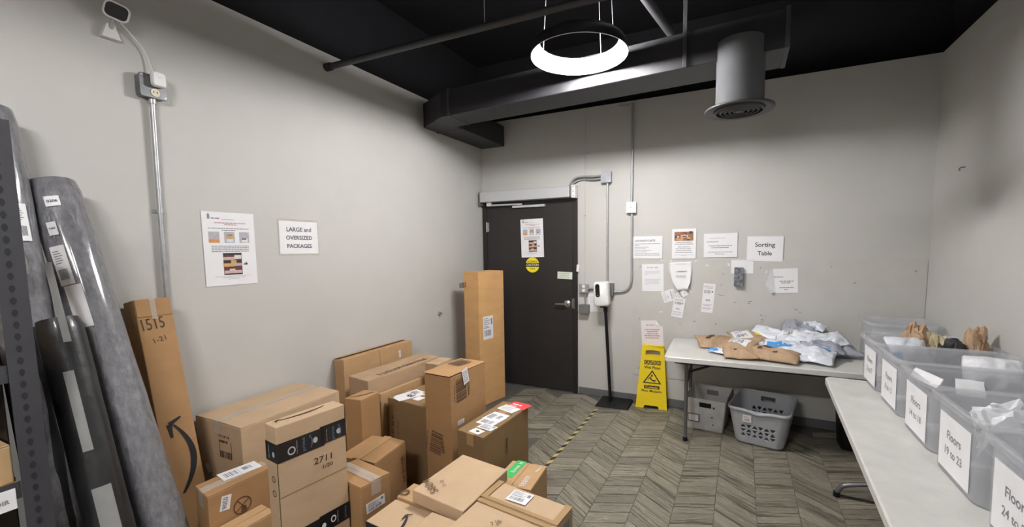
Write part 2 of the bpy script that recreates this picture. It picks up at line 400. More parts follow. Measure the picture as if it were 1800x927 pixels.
ring_lamp('second glowing ring lamp hanging behind the viewer out of the photo', (1.90, -4.75, 2.76), 3.6)

# ------------------------------------------------------------------ room
W, H, YF = 3.988, 2.959, -6.4
def struct(name, bm, m, label=None, parent=None, loc=None):
    o = obj(name, bm, m, parent, loc=loc); o['kind'] = 'structure' if parent is None else 'structure'
    if label: o['label'] = label
    return o
b = new(); box(b, -0.15, YF-0.15, -0.12, W+0.15, 0.15, -0.003); FLOOR = struct('floor', b, M_FLOORB, 'grey brown floor of striped planks laid in chevron columns', loc=(0, 0, 0))
HC = 3.6
b = new(); box(b, -0.15, YF-0.15, HC, W+0.15, 0.15, HC+0.12); struct('ceiling', b, M_CEIL, 'black painted open ceiling deck')
for i, (q, l) in enumerate((((-0.12, YF-0.12, -0.06, 0.12), 'left'), ((-0.06, 0.05, W+0.06, 0.12), 'back'), ((W+0.06, YF-0.12, W+0.12, 0.12), 'right'), ((-0.06, YF-0.12, W+0.06, YF-0.05), 'front'))):
    b = new(); box(b, q[0], q[1], H+0.0005, q[2], q[3], HC-0.0005); struct('trim_%d' % (i+3), b, M_CEIL, 'black painted upper strip above the %s wall' % l)
b = new(); box(b, -0.12, YF-0.12, -0.003, 0.0, 0.12, H); struct('wall_left', b, M_WALL, 'pale grey wall behind the stack of cartons')
b = new(); box(b, 0.0, 0.0, -0.003, W, 0.12, H); struct('wall_back', b, M_WALL, 'pale grey wall with the black door and paper notices')
b = new(); box(b, W, YF-0.12, -0.003, W+0.12, 0.12, H); struct('wall_right', b, M_WALL, 'pale grey wall beside the row of clear bins')
b = new(); box(b, 0.0, YF-0.12, -0.003, W, YF, H); struct('wall_front', b, M_WALL, 'pale grey wall behind the viewer')
b = new(); box(b, 1.165, -0.009, 0, W, 0.0, 0.075, bev=0.002); struct('baseboard_back', b, M_BASEB, 'dark grey vinyl skirting under the notices')
b = new(); box(b, 0.0, -3.1, 0, 0.009, -0.0, 0.075, bev=0.002); struct('baseboard_left', b, M_BASEB, 'dark grey vinyl skirting behind the cartons')
b = new(); box(b, W-0.009, YF, 0, W, -0.009, 0.075, bev=0.002); struct('baseboard_right', b, M_BASEB, 'dark grey vinyl skirting beneath the bins table')
b = new(); box(b, 1.735, -0.006, 0.279, W-0.004, 0.0, 1.4435, bev=0.0012)
panel = struct('trim_1', b, M_PANEL, 'painted wall guard panel behind the sorting table')
b = new(); box(b, 1.69, -0.005, 0.078, W-0.004, 0.0, 0.268, bev=0.001); struct('trim_2', b, M_PANEL, 'low painted guard strip above the skirting')
for (u, v) in ((1125, 469), (1124, 560), (1122, 647), (1337, 471), (1610, 477)):
    p = hit(PY(-0.006), u, v); b = new(); 
    M = Matrix.Translation(p) @ Matrix.Rotation(PI/2, 4, 'X'); loft(b, [rrect(0.016, 0.016, 0.0075, 0, 3), rrect(0.013, 0.013, 0.006, 0.004, 3)], M)
    obj('bolt', b, M_GALV, panel, loc=None)
rs = random.Random(3)
b = new()
for (u, v) in ((1269, 482), (1266, 502), (1263, 518), (1267, 519), (1290, 533), (1314, 533), (1316, 531), (1336, 554), (1345, 557), (1337, 563), (1337, 567), (1257, 571), (1288, 574), (1396, 544), (1405, 551), (1194, 570), (1218, 566), (1210, 600), (1460, 470), (1500, 500)):
    p = hit(PY(-0.0065), u, v); f = Fr(p, (1, 0, 0), (0, 0, 1)); a = rs.uniform(-0.6, 0.8); l = rs.uniform(0.006, 0.03); w = rs.uniform(0.002, 0.005)
    g = f.sub(0, 0, l, w, a); slab(b, g, 0, 0, l, w, 0, 0.0006)
obj('scuff', b, M_SCUFF, panel, kind='stuff')
b = new()
for (u, v, l, w, a) in ((1240, 466, .03, .012, -.5), (1280, 468, .02, .03, .5), (1221, 460, .015, .025, -.4), (1158, 549, .045, .010, 0), (1163, 460, .02, .02, .8), (1177, 459, .018, .02, -.5), (1345, 480, .012, .03, -.3)):
    p = hit(PY(-0.0065), u, v); f = Fr(p, (1, 0, 0), (0, 0, 1)).sub(0, 0, l, w, a)
    shape2d(b, f, [[(0, 0), (l*0.6, -w*0.2), (l, w*0.4), (l*0.5, w), (l*0.1, w*0.7)]], 0, 0.0006)
obj('chipped_paint', b, M_CHIP, panel, kind='stuff')

# floor planks: chevron columns
def plank(th, w=0.2255, p=0.105, gap=0.0018):
    b = new(); L_ = w/math.cos(th); s, c = p*math.sin(th), p*math.cos(th); g = gap
    pts = [(g, g), (L_-g, g), (L_+s-g, c-g), (s+g, c-g)]
    if th < 0: pts = [(g, g), (L_-g, g), (L_+s-g, c-g), (s+g, c-g)]
    vb = [(x, y, 0.0) for x, y in pts]; vt = [(x+(0.0008 if i in (0, 3) else -0.0008), y+(0.0008 if i < 2 else -0.0008), 0.003) for i, (x, y) in enumerate(pts)]
    hexa(b, vb, vt); me = bpy.data.meshes.new('floor_plank'); bmesh.ops.recalc_face_normals(b, faces=b.faces); b.to_mesh(me); b.free(); me.materials.append(M_PLANK); return me
TH = {0: math.radians(22), 1: math.radians(-36)}
PM = {k: plank(TH[k]) for k in TH}
rp_ = random.Random(5)
k0 = -6
for k in range(-6, 9):
    x = 1.92+0.2255*k; s = k % 2; th = TH[s]
    ymin = -1.25 if x < 1.2 else (-2.25 if x < 2.3 else (-1.95 if x < 2.95 else -1.7))
    off = 0.105*(0.3 if s else 0.0)
    y = ymin + off
    while True:
        top = max(y+0.105, y+0.105+0.2255*math.tan(th))
        if top > -0.002: break
        o = bpy.data.objects.new('floor_plank', PM[s]); COL.objects.link(o); o.parent = FLOOR
        o.location = (x, y, -0.003-rp_.uniform(0, 0.0005)); o.rotation_euler = (0, 0, th); y += 0.105

# door
D = bpy.data.objects.new('door_1', None); COL.objects.link(D); ORIG[D] = V((0.6, 0, 0)); D.location = (0.6, 0, 0); D['kind'] = 'structure'; D['label'] = 'black flush door with steel lever handle in a black frame'
b = new(); xl, xr, zt, fw = 0.012, 1.159, 2.10, 0.052
box(b, xl, -0.022, 0, xl+fw, 0.0, zt, bev=0.003); box(b, xr-fw, -0.022, 0, xr, 0.0, zt, bev=0.003); box(b, xl+fw, -0.022, zt-fw, xr-fw, 0.0, zt, bev=0.003)
obj('door_frame', b, M_FRAME, D)
b = new(); box(b, xl+fw+0.003, -0.016, 0.012, xr-fw-0.003, 0.0, zt-fw-0.003, bev=0.002); obj('door_leaf', b, M_BLACKDOOR, D)
b = new(); box(b, xl+fw, -0.02, 0.0, xr-fw, 0.0, 0.008); obj('threshold', b, M_STEEL, D, label='thin worn metal threshold strip')
for z in (1.80, 1.05, 0.25):
    b = new(); tube(b, [(xl+fw+0.002, -0.024, z-0.055), (xl+fw+0.002, -0.024, z+0.055)], 0.008, 10); box(b, xl+fw+0.004, -0.020, z-0.05, xl+fw+0.03, -0.0155, z+0.05); obj('hinge', b, M_STEEL, D, True, label='satin steel hinge')
hz = 0.965
b = new(); M = Matrix.Translation((1.045, -0.016, hz)) @ Matrix.Rotation(PI/2, 4, 'X'); loft(b, [rrect(0.078, 0.078, 0.038, 0, 6), rrect(0.078, 0.078, 0.038, 0.008, 6), rrect(0.06, 0.06, 0.029, 0.016, 6), rrect(0.034, 0.034, 0.016, 0.02, 6), rrect(0.032, 0.032, 0.015, 0.05, 6)], M)
h = obj('rose', b, M_STEEL, D, True, label='round satin steel handle rose')
b = new(); tube(b, smooth_path([(1.045, -0.064, hz), (1.0, -0.066, hz), (0.95, -0.062, hz-0.002), (0.925, -0.055, hz-0.004)]), 0.010, 10); obj('lever', b, M_STEEL, h, True)
b = new(); box(b, xr-fw-0.004, -0.026, hz-0.05, xr-fw+0.022, -0.0215, hz+0.06, bev=0.001); box(b, xr-fw-0.001, -0.05, hz-0.035, xr-fw+0.012, -0.026, hz+0.04, bev=0.002); obj('strike', b, M_GREYBOX, D, label='grey steel strike plate')

# ceiling pipe, duct, vent
t = thing('ceiling_pipe', 'thin black pipe running across the ceiling from the left wall', 'pipe', (0.0, -2.0, 2.86))
b = new(); tube(b, [(0.012, -2.02, 2.858), (W-0.05, -1.93, 2.87)], 0.021, 12); obj('pipe', b, M_DUCTG, t, True)
b = new(); tube(b, [(0.0, -2.02, 2.858), (0.05, -2.019, 2.858)], 0.027, 12); obj('end_coupling', b, M_DUCT, t, True)
for x in (1.3, 3.2):
    b = new(); tube(b, [(x, -1.99, 2.875), (x, -1.99, HC)], 0.005, 8); obj('hanger', b, M_DUCT, t)
t = thing('angled_ceiling_pipe', 'grey pipe slanting across the ceiling behind the ring lamp', 'pipe', (2.1, -2.0, 2.9))
b = new(); tube(b, [(2.19, -0.9, 3.1), (2.05, -1.9, 3.1), (1.9, -3.1, 3.1)], 0.030, 14); obj('pipe', b, mat('grey_pipe_paint', (0.12, 0.12, 0.13), 0.45, var=0.05), t, True)
ZB = 2.681
t = thing('air_duct', 'black rectangular air duct running along the back of the ceiling', 'duct', (1.5, -1.1, ZB))
def prism(bm, poly, z0, z1, bev=0.004):
    q = new(); vb = [q.verts.new((x, y, z0)) for x, y in poly]; vt = [q.verts.new((x, y, z1)) for x, y in poly]; n = len(poly)
    q.faces.new(vb[::-1]); q.faces.new(vt)
    for i in range(n): q.faces.new((vb[i], vb[(i+1) % n], vt[(i+1) % n], vt[i]))
    bevel_into(bm, q, bev, 1)
b = new(); prism(b, [(0.44, -1.19), (2.91, -1.35), (2.91, -1.03), (0.44, -0.90)], ZB, ZB+0.215); obj('main_section', b, M_DUCT, t)
b = new(); prism(b, [(0.012, -1.00), (0.36, -1.19), (0.437, -1.19), (0.437, -0.90), (0.305, -0.88), (0.305, -0.80), (0.012, -0.80)], ZB, ZB+0.215); obj('elbow', b, M_DUCT, t)
b = new(); prism(b, [(0.012, -0.797), (0.303, -0.797), (0.303, -0.005), (0.012, -0.005)], ZB, ZB+0.215); obj('branch_section', b, M_DUCT, t)
for pl in ([(0.425, -1.197), (0.45, -1.197), (0.45, -0.893), (0.425, -0.893)], [(0.006, -0.81), (0.312, -0.81), (0.312, -0.785), (0.006, -0.785)], [(2.885, -1.356), (2.91, -1.358), (2.91, -1.03), (2.885, -1.03)]):
    b = new(); prism(b, pl, ZB-0.004, ZB+0.222, 0.002); obj('flange', b, M_DUCTG, t)
for x in (2.345,):
    b = new(); box(b, x-0.012, -1.34+0.02*(2.34-x), ZB-0.006, x+0.012, -1.325+0.02*(2.34-x), HC, bev=0.002); obj('hanger_strap', b, M_DUCTG, t)
vc = V((2.66, -1.285, 0)); zv = 2.385
t = thing('round_air_vent', 'dark grey round ceiling vent drum dropping from the duct', 'air vent', (vc.x, vc.y, zv))
b = new(); lathe(b, [(0.134, zv+0.018), (0.134, ZB+0.10), (0.0, ZB+0.10)], (vc.x, vc.y, 0), 48); obj('drum', b, mat('charcoal_vent_paint', (0.10, 0.102, 0.108), 0.75, var=0.05, spec=0.15), t, True)
b = new(); lathe(b, [(0.150, zv+0.004), (0.192, zv-0.004), (0.195, zv+0.002), (0.193, zv+0.010), (0.135, zv+0.022)], (vc.x, vc.y, 0), 48); obj('flange', b, M_DUCTG, t, 'all')
for r in (0.145, 0.118, 0.092, 0.066, 0.040):
    b = new(); lathe(b, [(r, zv+0.004), (r-0.012, zv-0.012), (r-0.016, zv-0.012), (r-0.006, zv+0.010)], (vc.x, vc.y, 0), 40, closed=True); obj('louvre_ring', b, M_DUCTG, t, 'all')
b = new(); lathe(b, [(0.018, zv-0.010), (0.0, zv-0.014)], (vc.x, vc.y, 0), 20); obj('hub', b, M_DUCTG, t)

# ------------------------------------------------------------------ left wall fittings
t = thing('security_camera', 'small white security camera on a bracket high on the left wall', 'camera', (0.0, -3.19, 2.6))
b = new(); hexa(b, [(0, -3.243, 2.562), (0.03, -3.243, 2.562), (0.03, -3.175, 2.562), (0, -3.175, 2.562)], [(0, -3.225, 2.622), (0.035, -3.225, 2.622), (0.035, -3.195, 2.622), (0, -3.195, 2.622)]); obj('bracket', b, M_WPLAST, t)
b = new(); tube(b, [(0.028, -3.21, 2.605), (0.052, -3.205, 2.640)], 0.009, 10); obj('swivel', b, M_GALV, t, True)
cc = V((0.075, -3.200, 2.672)); fwd = V((0.86, -0.40, -0.30)).normalized(); rt = V((0, 0, 1)).cross(fwd).normalized(); up = fwd.cross(rt)
rl = math.radians(-16); rt, up = rt*math.cos(rl)+up*math.sin(rl), -rt*math.sin(rl)+up*math.cos(rl)
M = Matrix(((rt.x, up.x, fwd.x, cc.x), (rt.y, up.y, fwd.y, cc.y), (rt.z, up.z, fwd.z, cc.z), (0, 0, 0, 1)))
b = new(); loft(b, [rrect(0.064, 0.050, 0.020, -0.030), rrect(0.086, 0.072, 0.026, -0.024), rrect(0.092, 0.078, 0.026, 0.012), rrect(0.086, 0.072, 0.024, 0.018)], M); obj('housing', b, M_WPLAST, t, True)
b = new(); loft(b, [rrect(0.078, 0.062, 0.020, 0.016), rrect(0.075, 0.059, 0.018, 0.0205)], M); obj('lens_face', b, M_BGLOSS, t, label='glossy black lens face')
b = new(); tube(b, smooth_path([(0.05, -3.185, 2.645), (0.02, -3.13, 2.61), (0.015, -3.085, 2.56), (0.02, -3.065, 2.49), (0.03, -3.06, 2.445)]), 0.0035, 8); tag(obj('power_cable', b, M_WPLAST, None, True, loc=(0.02, -3.1, 2.55)), 'thin white cable looping from the security camera down to its plug', 'cable')
t = thing('outlet_box', 'square galvanised outlet box with ivory socket high on the left wall', 'electrical box', (0, -3.07, 2.385))
b = new(); M = Matrix.Translation((0.0, -3.072, 2.385)) @ Matrix.Rotation(PI/2, 4, 'Y') @ Matrix.Rotation(PI/2, 4, 'Z')
loft(b, [rrect(0.108, 0.108, 0.014, 0.0), rrect(0.108, 0.108, 0.014, 0.040), rrect(0.114, 0.114, 0.014, 0.042), rrect(0.110, 0.110, 0.012, 0.05)], M); obj('box', b, M_GALVD, t, True)
b = new(); tube(b, [(0.0495, -3.068, 2.356), (0.053, -3.068, 2.356)], 0.019, 20); obj('socket', b, M_IVORY, t, label='ivory socket face')
b = new()
for dy in (-0.007, 0.007): box(b, 0.0535, -3.068+dy-0.0015, 2.353, 0.054, -3.068+dy+0.0015, 2.363)
obj('socket_slot', b, M_HOLE, t)
for dy in (-0.045, 0.045):
    b = new(); tube(b, [(0.049, -3.072+dy, 2.385-dy), (0.052, -3.072+dy, 2.385-dy)], 0.005, 8); obj('screw', b, M_STEEL, t)
t = thing('power_adapter', 'white plug-in power adapter on the outlet box', 'plug', (0.055, -3.062, 2.42))
b = new(); M = Matrix.Translation((0.0545, -3.060, 2.417)) @ Matrix.Rotation(PI/2, 4, 'Y') @ Matrix.Rotation(PI/2, 4, 'Z')
loft(b, [rrect(0.052, 0.066, 0.012, 0.0), rrect(0.056, 0.070, 0.014, 0.004), rrect(0.056, 0.070, 0.014, 0.026), rrect(0.048, 0.062, 0.014, 0.031)], M); obj('body', b, M_WPLAST, t, True)
f = Fr((0.0857, -3.06, 2.425), (0, 1, 0), (0, 0, 1)); b = new(); slab(b, f, -0.007, -0.0015, 0.007, 0.0015, 0, 0.0004); obj('printed_mark', b, M_INKL, t)
t = thing('wall_conduit', 'galvanised conduit running down the left wall from the outlet box', 'conduit', (0.02, -3.075, 0))
b = new(); tube(b, [(0.024, -3.072, 2.333), (0.022, -3.078, 1.8), (0.022, -3.086, 0.9), (0.022, -3.09, 0.004)], 0.0115, 14); obj('tube', b, M_GALV, t, True)
b = new(); tube(b, [(0.024, -3.072, 2.332), (0.024, -3.072, 2.305)], 0.0155, 14); obj('connector', b, M_GALV, t, True)
b = new(); tube(b, [(0.022, -3.0785, 1.765), (0.022, -3.0785, 1.785)], 0.0145, 14); box(b, 0.0, -3.105, 1.765, 0.004, -3.052, 1.785, bev=0.001); obj('strap', b, M_GALV, t, True)
p = hit(PX(0.0), 771, 551); t = thing('wall_bumper', 'tiny round metal door stop on the left wall beside the tall carton', 'door stop', p)
b = new(); tube(b, [p, p+V((0.02, 0, 0)), p+V((0.022, 0, 0)), p+V((0.034, 0, 0))], 0.012, 14, radii=[0.018, 0.016, 0.010, 0.009]); obj('bumper', b, M_STEEL, t, True)

# ------------------------------------------------------------------ notices
def paper(name, label, cat, pl, A, B, C, m=M_PAPER, lift=0.002, group=None, w=None, h=None, outline=None, corners=()):
    f = fr_px(pl, A, B, C)
    if w: f.w = w
    if h: f.h = h
    f.o = f.P(0, 0, lift)
    t = thing(name, label, cat, f.o, group)
    b = new()
    if outline: shape2d(b, f, [[(x*f.w, y*f.h) for x, y in outline]], 0, 0.0008)
    else: slab(b, f, 0, 0, f.w, f.h, 0, 0.0008)
    obj('sheet', b, m, t)
    if corners:
        b = new()
        for (x, y) in corners:
            slab(b, f, x*f.w-0.012, y*f.h-0.010, x*f.w+0.012, y*f.h+0.010, -0.0012, 0.0011)
        obj('tape_piece', b, M_CLEAR, t)
    return t, f
def photo(bm, f, x0, y0, x1, y1, kind):
    rr = random.Random(int(x0*9999+y0*777))
    zz = [0.0012]
    def S(a, b_, c, d, mi): zz[0] += 0.00004; slab(bm, f, x0+(x1-x0)*a, y0+(y1-y0)*b_, x0+(x1-x0)*c, y0+(y1-y0)*d, 0.001, zz[0], mi)
    if kind == 'a': S(0, .3, 1, 1, 0); S(0, 0, 1, .3, 2); S(.2, .3, .8, .42, 1)
    if kind == 'b': S(0, .35, 1, 1, 0); S(0, 0, 1, .35, 4); S(.15, .4, .95, .72, 3); S(.3, .66, .8, .76, 8); S(.2, .08, .85, .34, 7)
    if kind == 'c': S(0, 0, 1, 1, 0); S(.2, .05, .85, .42, 7); S(.25, .3, .7, .42, 5)
    if kind == 'big':
        S(0, 0, 1, 1, 6); S(0, .68, .6, .82, 1); S(.6, .72, .97, .92, 7); S(0, .55, .97, .66, 5); S(.4, .52, .7, .66, 3); S(.02, .38, .6, .53, 3); S(.6, .4, .97, .53, 0)
        S(.03, .06, .97, .2, 1); S(.3, .2, .6, .27, 7); S(0, 0, 1, .05, 5); S(0, .9, 1, 1, 5)
    if kind == 'boxes':
        S(0, 0, 1, 1, 8)
        for i in range(16):
            a, c = rr.random()*.85, rr.random()*.8; S(a, c, a+.07+rr.random()*.1, c+.15+rr.random()*.15, rr.choice((1, 2, 3, 7, 5, 6)))
        S(.35, .35, .72, .65, 1); S(.42, .42, .66, .52, 6)
PHM = [PH['grey'], PH['pink'], PH['orange'], PH['tan'], PH['blue'], PH['dark'], PH['maroon'], PH['white'], PH['brown']]
def thumb(bm, f, x, y, s):
    shape2d(bm, f, [[(x, y), (x+s*.7, y), (x+s*.75, y+s*.55), (x+s*.45, y+s*.6), (x+s*.5, y+s), (x+s*.3, y+s*.95), (x+s*.2, y+s*.55), (x, y+s*.5)]], 0.001, 0.0014)
    slab(bm, f, x-s*.35, y, x-s*.08, y+s*.5, 0.001, 0.0014)
def leasing_poster(t, f):
    w, h = f.w, f.h; b = new()
    slab(b, f, w*.10, h*.905, w*.145, h*.965, 0.001, 0.0013); slab(b, f, w*.112, h*.965, w*.133, h*.978, 0.001, 0.0013)
    lines(b, f, w*.17, w*.35, h*.915, h*.016, 3, frac=1); lines(b, f, w*.36, w*.68, h*.902, h*.006, 4)
    obj('printed_logo', b, M_INKG, t)
    b = new(); lines(b, f, w*.22, w*.84, h*.855, h*.010, 5, True, 1); lines(b, f, w*.22, w*.84, h*.832, h*.009, 6, True, .4); obj('printed_heading', b, M_INKR, t)
    b = new(); lines(b, f, w*.1, w*.88, h*.78, h*.010, 7, True, 1); lines(b, f, w*.1, w*.88, h*.755, h*.010, 8, True, .35)
    for i in range(4): lines(b, f, w*.1, w*.9, h*(.54-.024*i), h*.010, 9+i, True, .9)
    lines(b, f, w*.15, w*.9, h*.125, h*.004, 20, True, .95); lines(b, f, w*.15, w*.9, h*.105, h*.004, 21, True, .6); lines(b, f, w*.15, w*.9, h*.085, h*.004, 22, True, .3)
    obj('printed_text', b, M_INKG, t)
    for i, k in enumerate('abc'):
        b = new(); x = w*(.10+.29*i); photo(b, f, x, h*.585, x+w*.20, h*.735, k); obj('printed_photo', b, PHM, t)
    b = new(); photo(b, f, w*.34, h*.145, w*.70, h*.445, 'big'); obj('printed_photo', b, PHM, t)
    b = new(); thumb(b, f, w*.76, h*.275, w*.07); obj('thumbs_up', b, mat('dark_green_ink', (0.02, 0.06, 0.03), 0.6, var=0.1), t)
LW = PX(0.0)
t, f = paper('paper_poster', 'large white package poster with small photos taped to the left wall', 'poster', LW, (362.7, 505), (452.6, 497.7), (351.5, 371), lift=0.003)
leasing_poster(t, f)
t, f = paper('paper_sign', 'small laminated LARGE and OVERSIZED PACKAGES sign on the left wall', 'sign', LW, (492.2, 446.8), (561.2, 445.8), (489.3, 388.2), lift=0.003, w=0.279, h=0.216)
b = new()
b.free()
for s_, y_, w_ in (('LARGE and', .75, .64), ('OVERSIZED', .495, .68), ('PACKAGES', .24, .64)):
    b = new(); text(b, f, s_, f.w*.5, f.h*y_, w=f.w*w_, bold=True, z=0.0016); obj('printed_text', b, M_SIGN, t)
b = new(); slab(b, f, -0.008, -0.010, f.w+0.008, f.h+0.014, -0.001, 0.0003); obj('laminate', b, M_CLEAR, t)
BW = PY(0.0); BP = PY(-0.0065); DP = PY(-0.0165)
t, f = paper('paper_poster', 'white package poster with small photos taped to the black door', 'poster', DP, (917.2, 453), (956.5, 452), (915.5, 386.5))
leasing_poster(t, f)
# caution disc
p = hit(DP, 936, 466); t = thing('door_sticker', 'round yellow and black caution sticker on the black door', 'sticker', p); f = Fr(p+V((0, -0.0005, 0)), (1, 0, 0), (0, 0, 1)); R0 = 0.083
b = new(); shape2d(b, f, [[(R0*math.cos(a*PI/24), R0*math.sin(a*PI/24)) for a in range(48)]], 0, 0.0008); obj('disc', b, M_YELS, t)
b = new(); slab(b, f, -R0*.99, -R0*.24, R0*.99, R0*.28, 0.0008, 0.0012); obj('black_band', b, M_INK, t)
b = new(); text(b, f, 'CAUTION', 0, R0*.02, w=R0*1.75, h=R0*.32, bold=True, z=0.0016); obj('white_lettering', b, M_WINK, t)
b = new(); text(b, f, 'AUTOMATIC', 0, R0*.46, w=R0*1.5, h=R0*.2, bold=True); text(b, f, 'DOOR', 0, -R0*.5, w=R0*.75, h=R0*.2, bold=True); obj('black_lettering', b, M_INK, t)
t, f = paper('taped_note', 'pale green handwritten note taped beside the door edge', 'note', DP, (980, 490), (1006, 491.5), (979, 477.5), M_PAPERG)
b = new()
for i in range(3): lines(b, f, f.w*.08, f.w*.92, f.h*(.78-.27*i), f.h*.05, 40+i)
obj('handwriting', b, M_INKG, t)
t, f = paper('strike_label', 'small white tag stuck on the right door frame', 'label', PY(-0.0225), (1013.2, 477.5), (1017.8, 478), (1012.5, 465))
# back wall papers
t, f = paper('paper_notice', 'LUGGAGE CARTS notice left of the row on the back wall', 'notice', BP, (1113, 454.8), (1163, 454.8), (1112.5, 415), w=0.279, h=0.216); w, h = f.w, f.h
b = new(); text(b, f, 'LUGGAGE CARTS', w*.06, h*.80, w=w*.70, h=h*.085, align='l', bold=True); obj('printed_heading', b, M_SIGN, t)
b = new()
for i, y in enumerate((.66, .59, .51, .44, .37, .30, .22, .15)): lines(b, f, w*.05, w*.93, h*y, h*.022, 50+i, frac=(1, .2, .55, .45, .65, .5, .95, 1)[i])
obj('printed_text', b, M_INKG, t)
t, f = paper('paper_notice', 'portrait notice with a brown photo of parcels, second in the upper row', 'notice', BP, (1180.8, 455), (1223, 455), (1182, 404.6), w=0.216, h=0.279); w, h = f.w, f.h
b = new(); photo(b, f, w*.1, h*.60, w*.88, h*.90, 'boxes'); obj('printed_photo', b, PHM, t)
b = new()
for i, y in enumerate((.55, .49, .39, .33, .27, .21)): lines(b, f, w*.1, w*.9, h*y, h*.020, 60+i, True, (.8, .95, .6, .85, .8, .9)[i])
lines(b, f, w*.1, w*.9, h*.13, h*.008, 70, True, .95); lines(b, f, w*.1, w*.9, h*.10, h*.008, 71, True, .3)
obj('printed_text', b, M_INKG, t, kind='stuff')
t, f = paper('paper_notice', 'plain landscape notice third in the upper row on the back wall', 'notice', BP, (1237, 452.8), (1294, 452.2), (1238, 413.2), w=0.279, h=0.216); w, h = f.w, f.h
b = new(); lines(b, f, w*.18, w*.65, h*.80, h*.02, 81, frac=1); obj('faded_print', b, M_INKL, t)
b = new()
for i, (y, c, fr) in enumerate(((.65, 0, .42), (.48, 1, .85), (.40, 1, .65), (.22, 1, .9), (.14, 1, .4))): lines(b, f, w*.09, w*.9, h*y, h*.026, 90+i, bool(c), fr)
obj('printed_text', b, M_INKG, t)
t, f = paper('paper_sign', 'white Sorting Table sign at the right of the upper row', 'sign', BP, (1312, 459), (1374.7, 460), (1313, 418.5), w=0.279, h=0.216); w, h = f.w, f.h
b = new(); b.free()
for s_, y_, w_ in (('Sorting', .64, .55), ('Table', .32, .40)):
    b = new(); text(b, f, s_, w*.5, h*y_, w=w*w_, bold=True); obj('printed_text', b, M_SIGN, t)
t, f = paper('paper_notice', 'portrait typed letter first in the lower row on the back wall', 'notice', BP, (1129, 512), (1168.5, 512.5), (1129.5, 464), w=0.205, h=0.265); w, h = f.w, f.h
b = new(); text(b, f, 'MY BEST HERE', w*.5, h*.87, w=w*.5, h=h*.05); obj('printed_heading', b, M_INKG, t)
b = new()
for i, y in enumerate((.74, .70, .66, .62, .44, .40, .36, .32, .28, .24)): lines(b, f, w*.13, w*.9, h*y, h*.014, 100+i, frac=(.9, .9, .85, .2, .95, .92, .8, .9, .9, .25)[i])
obj('printed_text', b, M_INKL, t)
# curled sheet
f = fr_px(BP, (1177, 510), (1217, 510), (1177, 461)); t = thing('curled_notice', 'torn typed sheet curling forward over taped labels on the back wall', 'notice', f.o)
w, h = f.w, f.h
b = new(); nx, ny = 10, 14; G = []
for j in range(ny+1):
    v = j/ny; row = []
    half = 0.5 if v > 0.72 else 0.5 - 0.20*(0.72-v)/0.72 - (0.10*max(0, 0.25-v)/0.25)
    for i in range(nx+1):
        u = i/nx; x = w*(0.5+(u-0.5)*2*half) + w*0.10*(1-v)**2; cur = (1-v)**1.5
        z = 0.003 + 0.035*cur*(abs(u-0.5)*2)**2 + 0.010*cur
        row.append(b.verts.new(f.P(x, h*(v*0.98+0.02*u), z)))
    G.append(row)
for j in range(ny):
    for i in range(nx): b.faces.new((G[j][i], G[j][i+1], G[j+1][i+1], G[j+1][i]))
o = obj('sheet', b, M_PAPER, t, 'all'); md = o.modifiers.new('thick', 'SOLIDIFY'); md.thickness = 0.0007
b = new(); g = Fr(f.P(0, 0, 0.016), f.u, f.v)
for i, y in enumerate((.93, .66, .64, .52, .49, .45)): lines(b, Fr(f.P(0, 0, 0.006 if y > .6 else 0.011), f.u, f.v), w*.30, w*.80, h*y, h*.012, 120+i, frac=.9)
lines(b, Fr(f.P(0, 0, 0.006), f.u, f.v), w*.4, w*.95, h*.665, h*.03, 131, frac=1)
obj('printed_text', b, M_INKL, t)
def stuck_label(label, A, B, C, lift, group=None):
    t, f = paper('shipping_label', label, 'label', BP, A, B, C, M_LABEL, lift=lift, group=group); w, h = f.w, f.h
    b = new(); bars(b, f, w*.12, h*.66, w*.72, h*.78, 12); bars(b, f, w*.3, h*.40, w*.7, h*.46, 9); slab(b, f, w*.74, h*.70, w*.86, h*.76, 0.001, 0.0014)
    for i, y in enumerate((.92, .88, .84, .28, .24, .16, .12)): lines(b, f, w*.08, w*.92, h*y, h*.012, 140+i)
    obj('barcode', b, M_INKG, t); return t
stuck_label('tilted shipping label under the left edge of the curled sheet', (1168, 533), (1161.5, 514), (1189, 525), 0.0018)
stuck_label('tilted shipping label poking out right of the curled sheet', (1216, 515), (1210, 505), (1190, 522), 0.0026)
stuck_label('shipping label hanging below the curled sheet', (1179.5, 556), (1199.5, 560), (1186, 522), 0.0036)
stuck_label('single long shipping label right of the curled sheet', (1232, 548.5), (1252.5, 551), (1237.5, 498), 0.0018)
t, f = paper('paper_notice', 'pinkish notice with red print and a folded corner above the wet floor sign', 'notice', BP, (1129, 611), (1167, 612), (1128, 563.5), M_PAPERP, outline=[(0, 0), (1, 0), (1, .78), (.88, .8), (.72, 1), (0, 1)]); w, h = f.w, f.h
b = new(); text(b, f, 'MY BEST IT', w*.48, h*.83, w=w*.42, h=h*.05); obj('printed_heading', b, M_INKG, t)
b = new()
for i, y in enumerate((.66, .585, .51, .435, .36)): lines(b, f, w*.12, w*.9, h*y, h*.026, 160+i, True, (.85, .6, .75, .95, .85)[i])
obj('printed_text', b, M_INKR, t)
b = new(); g = f; b.faces.new([b.verts.new(p) for p in (f.P(w*.72, h, 0.001), f.P(w*.88, h*.8, 0.001), f.P(w*.68, h*.84, 0.012))]); obj('folded_corner', b, M_PAPERP, t)
t, f = paper('paper_note', 'blank white half sheet above the black speckled box', 'note', BP, (1285, 481), (1324, 481), (1286, 457.5))
t, f = paper('folded_notice', 'notice with a folded left edge at the right of the lower row', 'notice', BP, (1358, 515.5), (1403, 515), (1359, 473)); w, h = f.w, f.h
b = new()
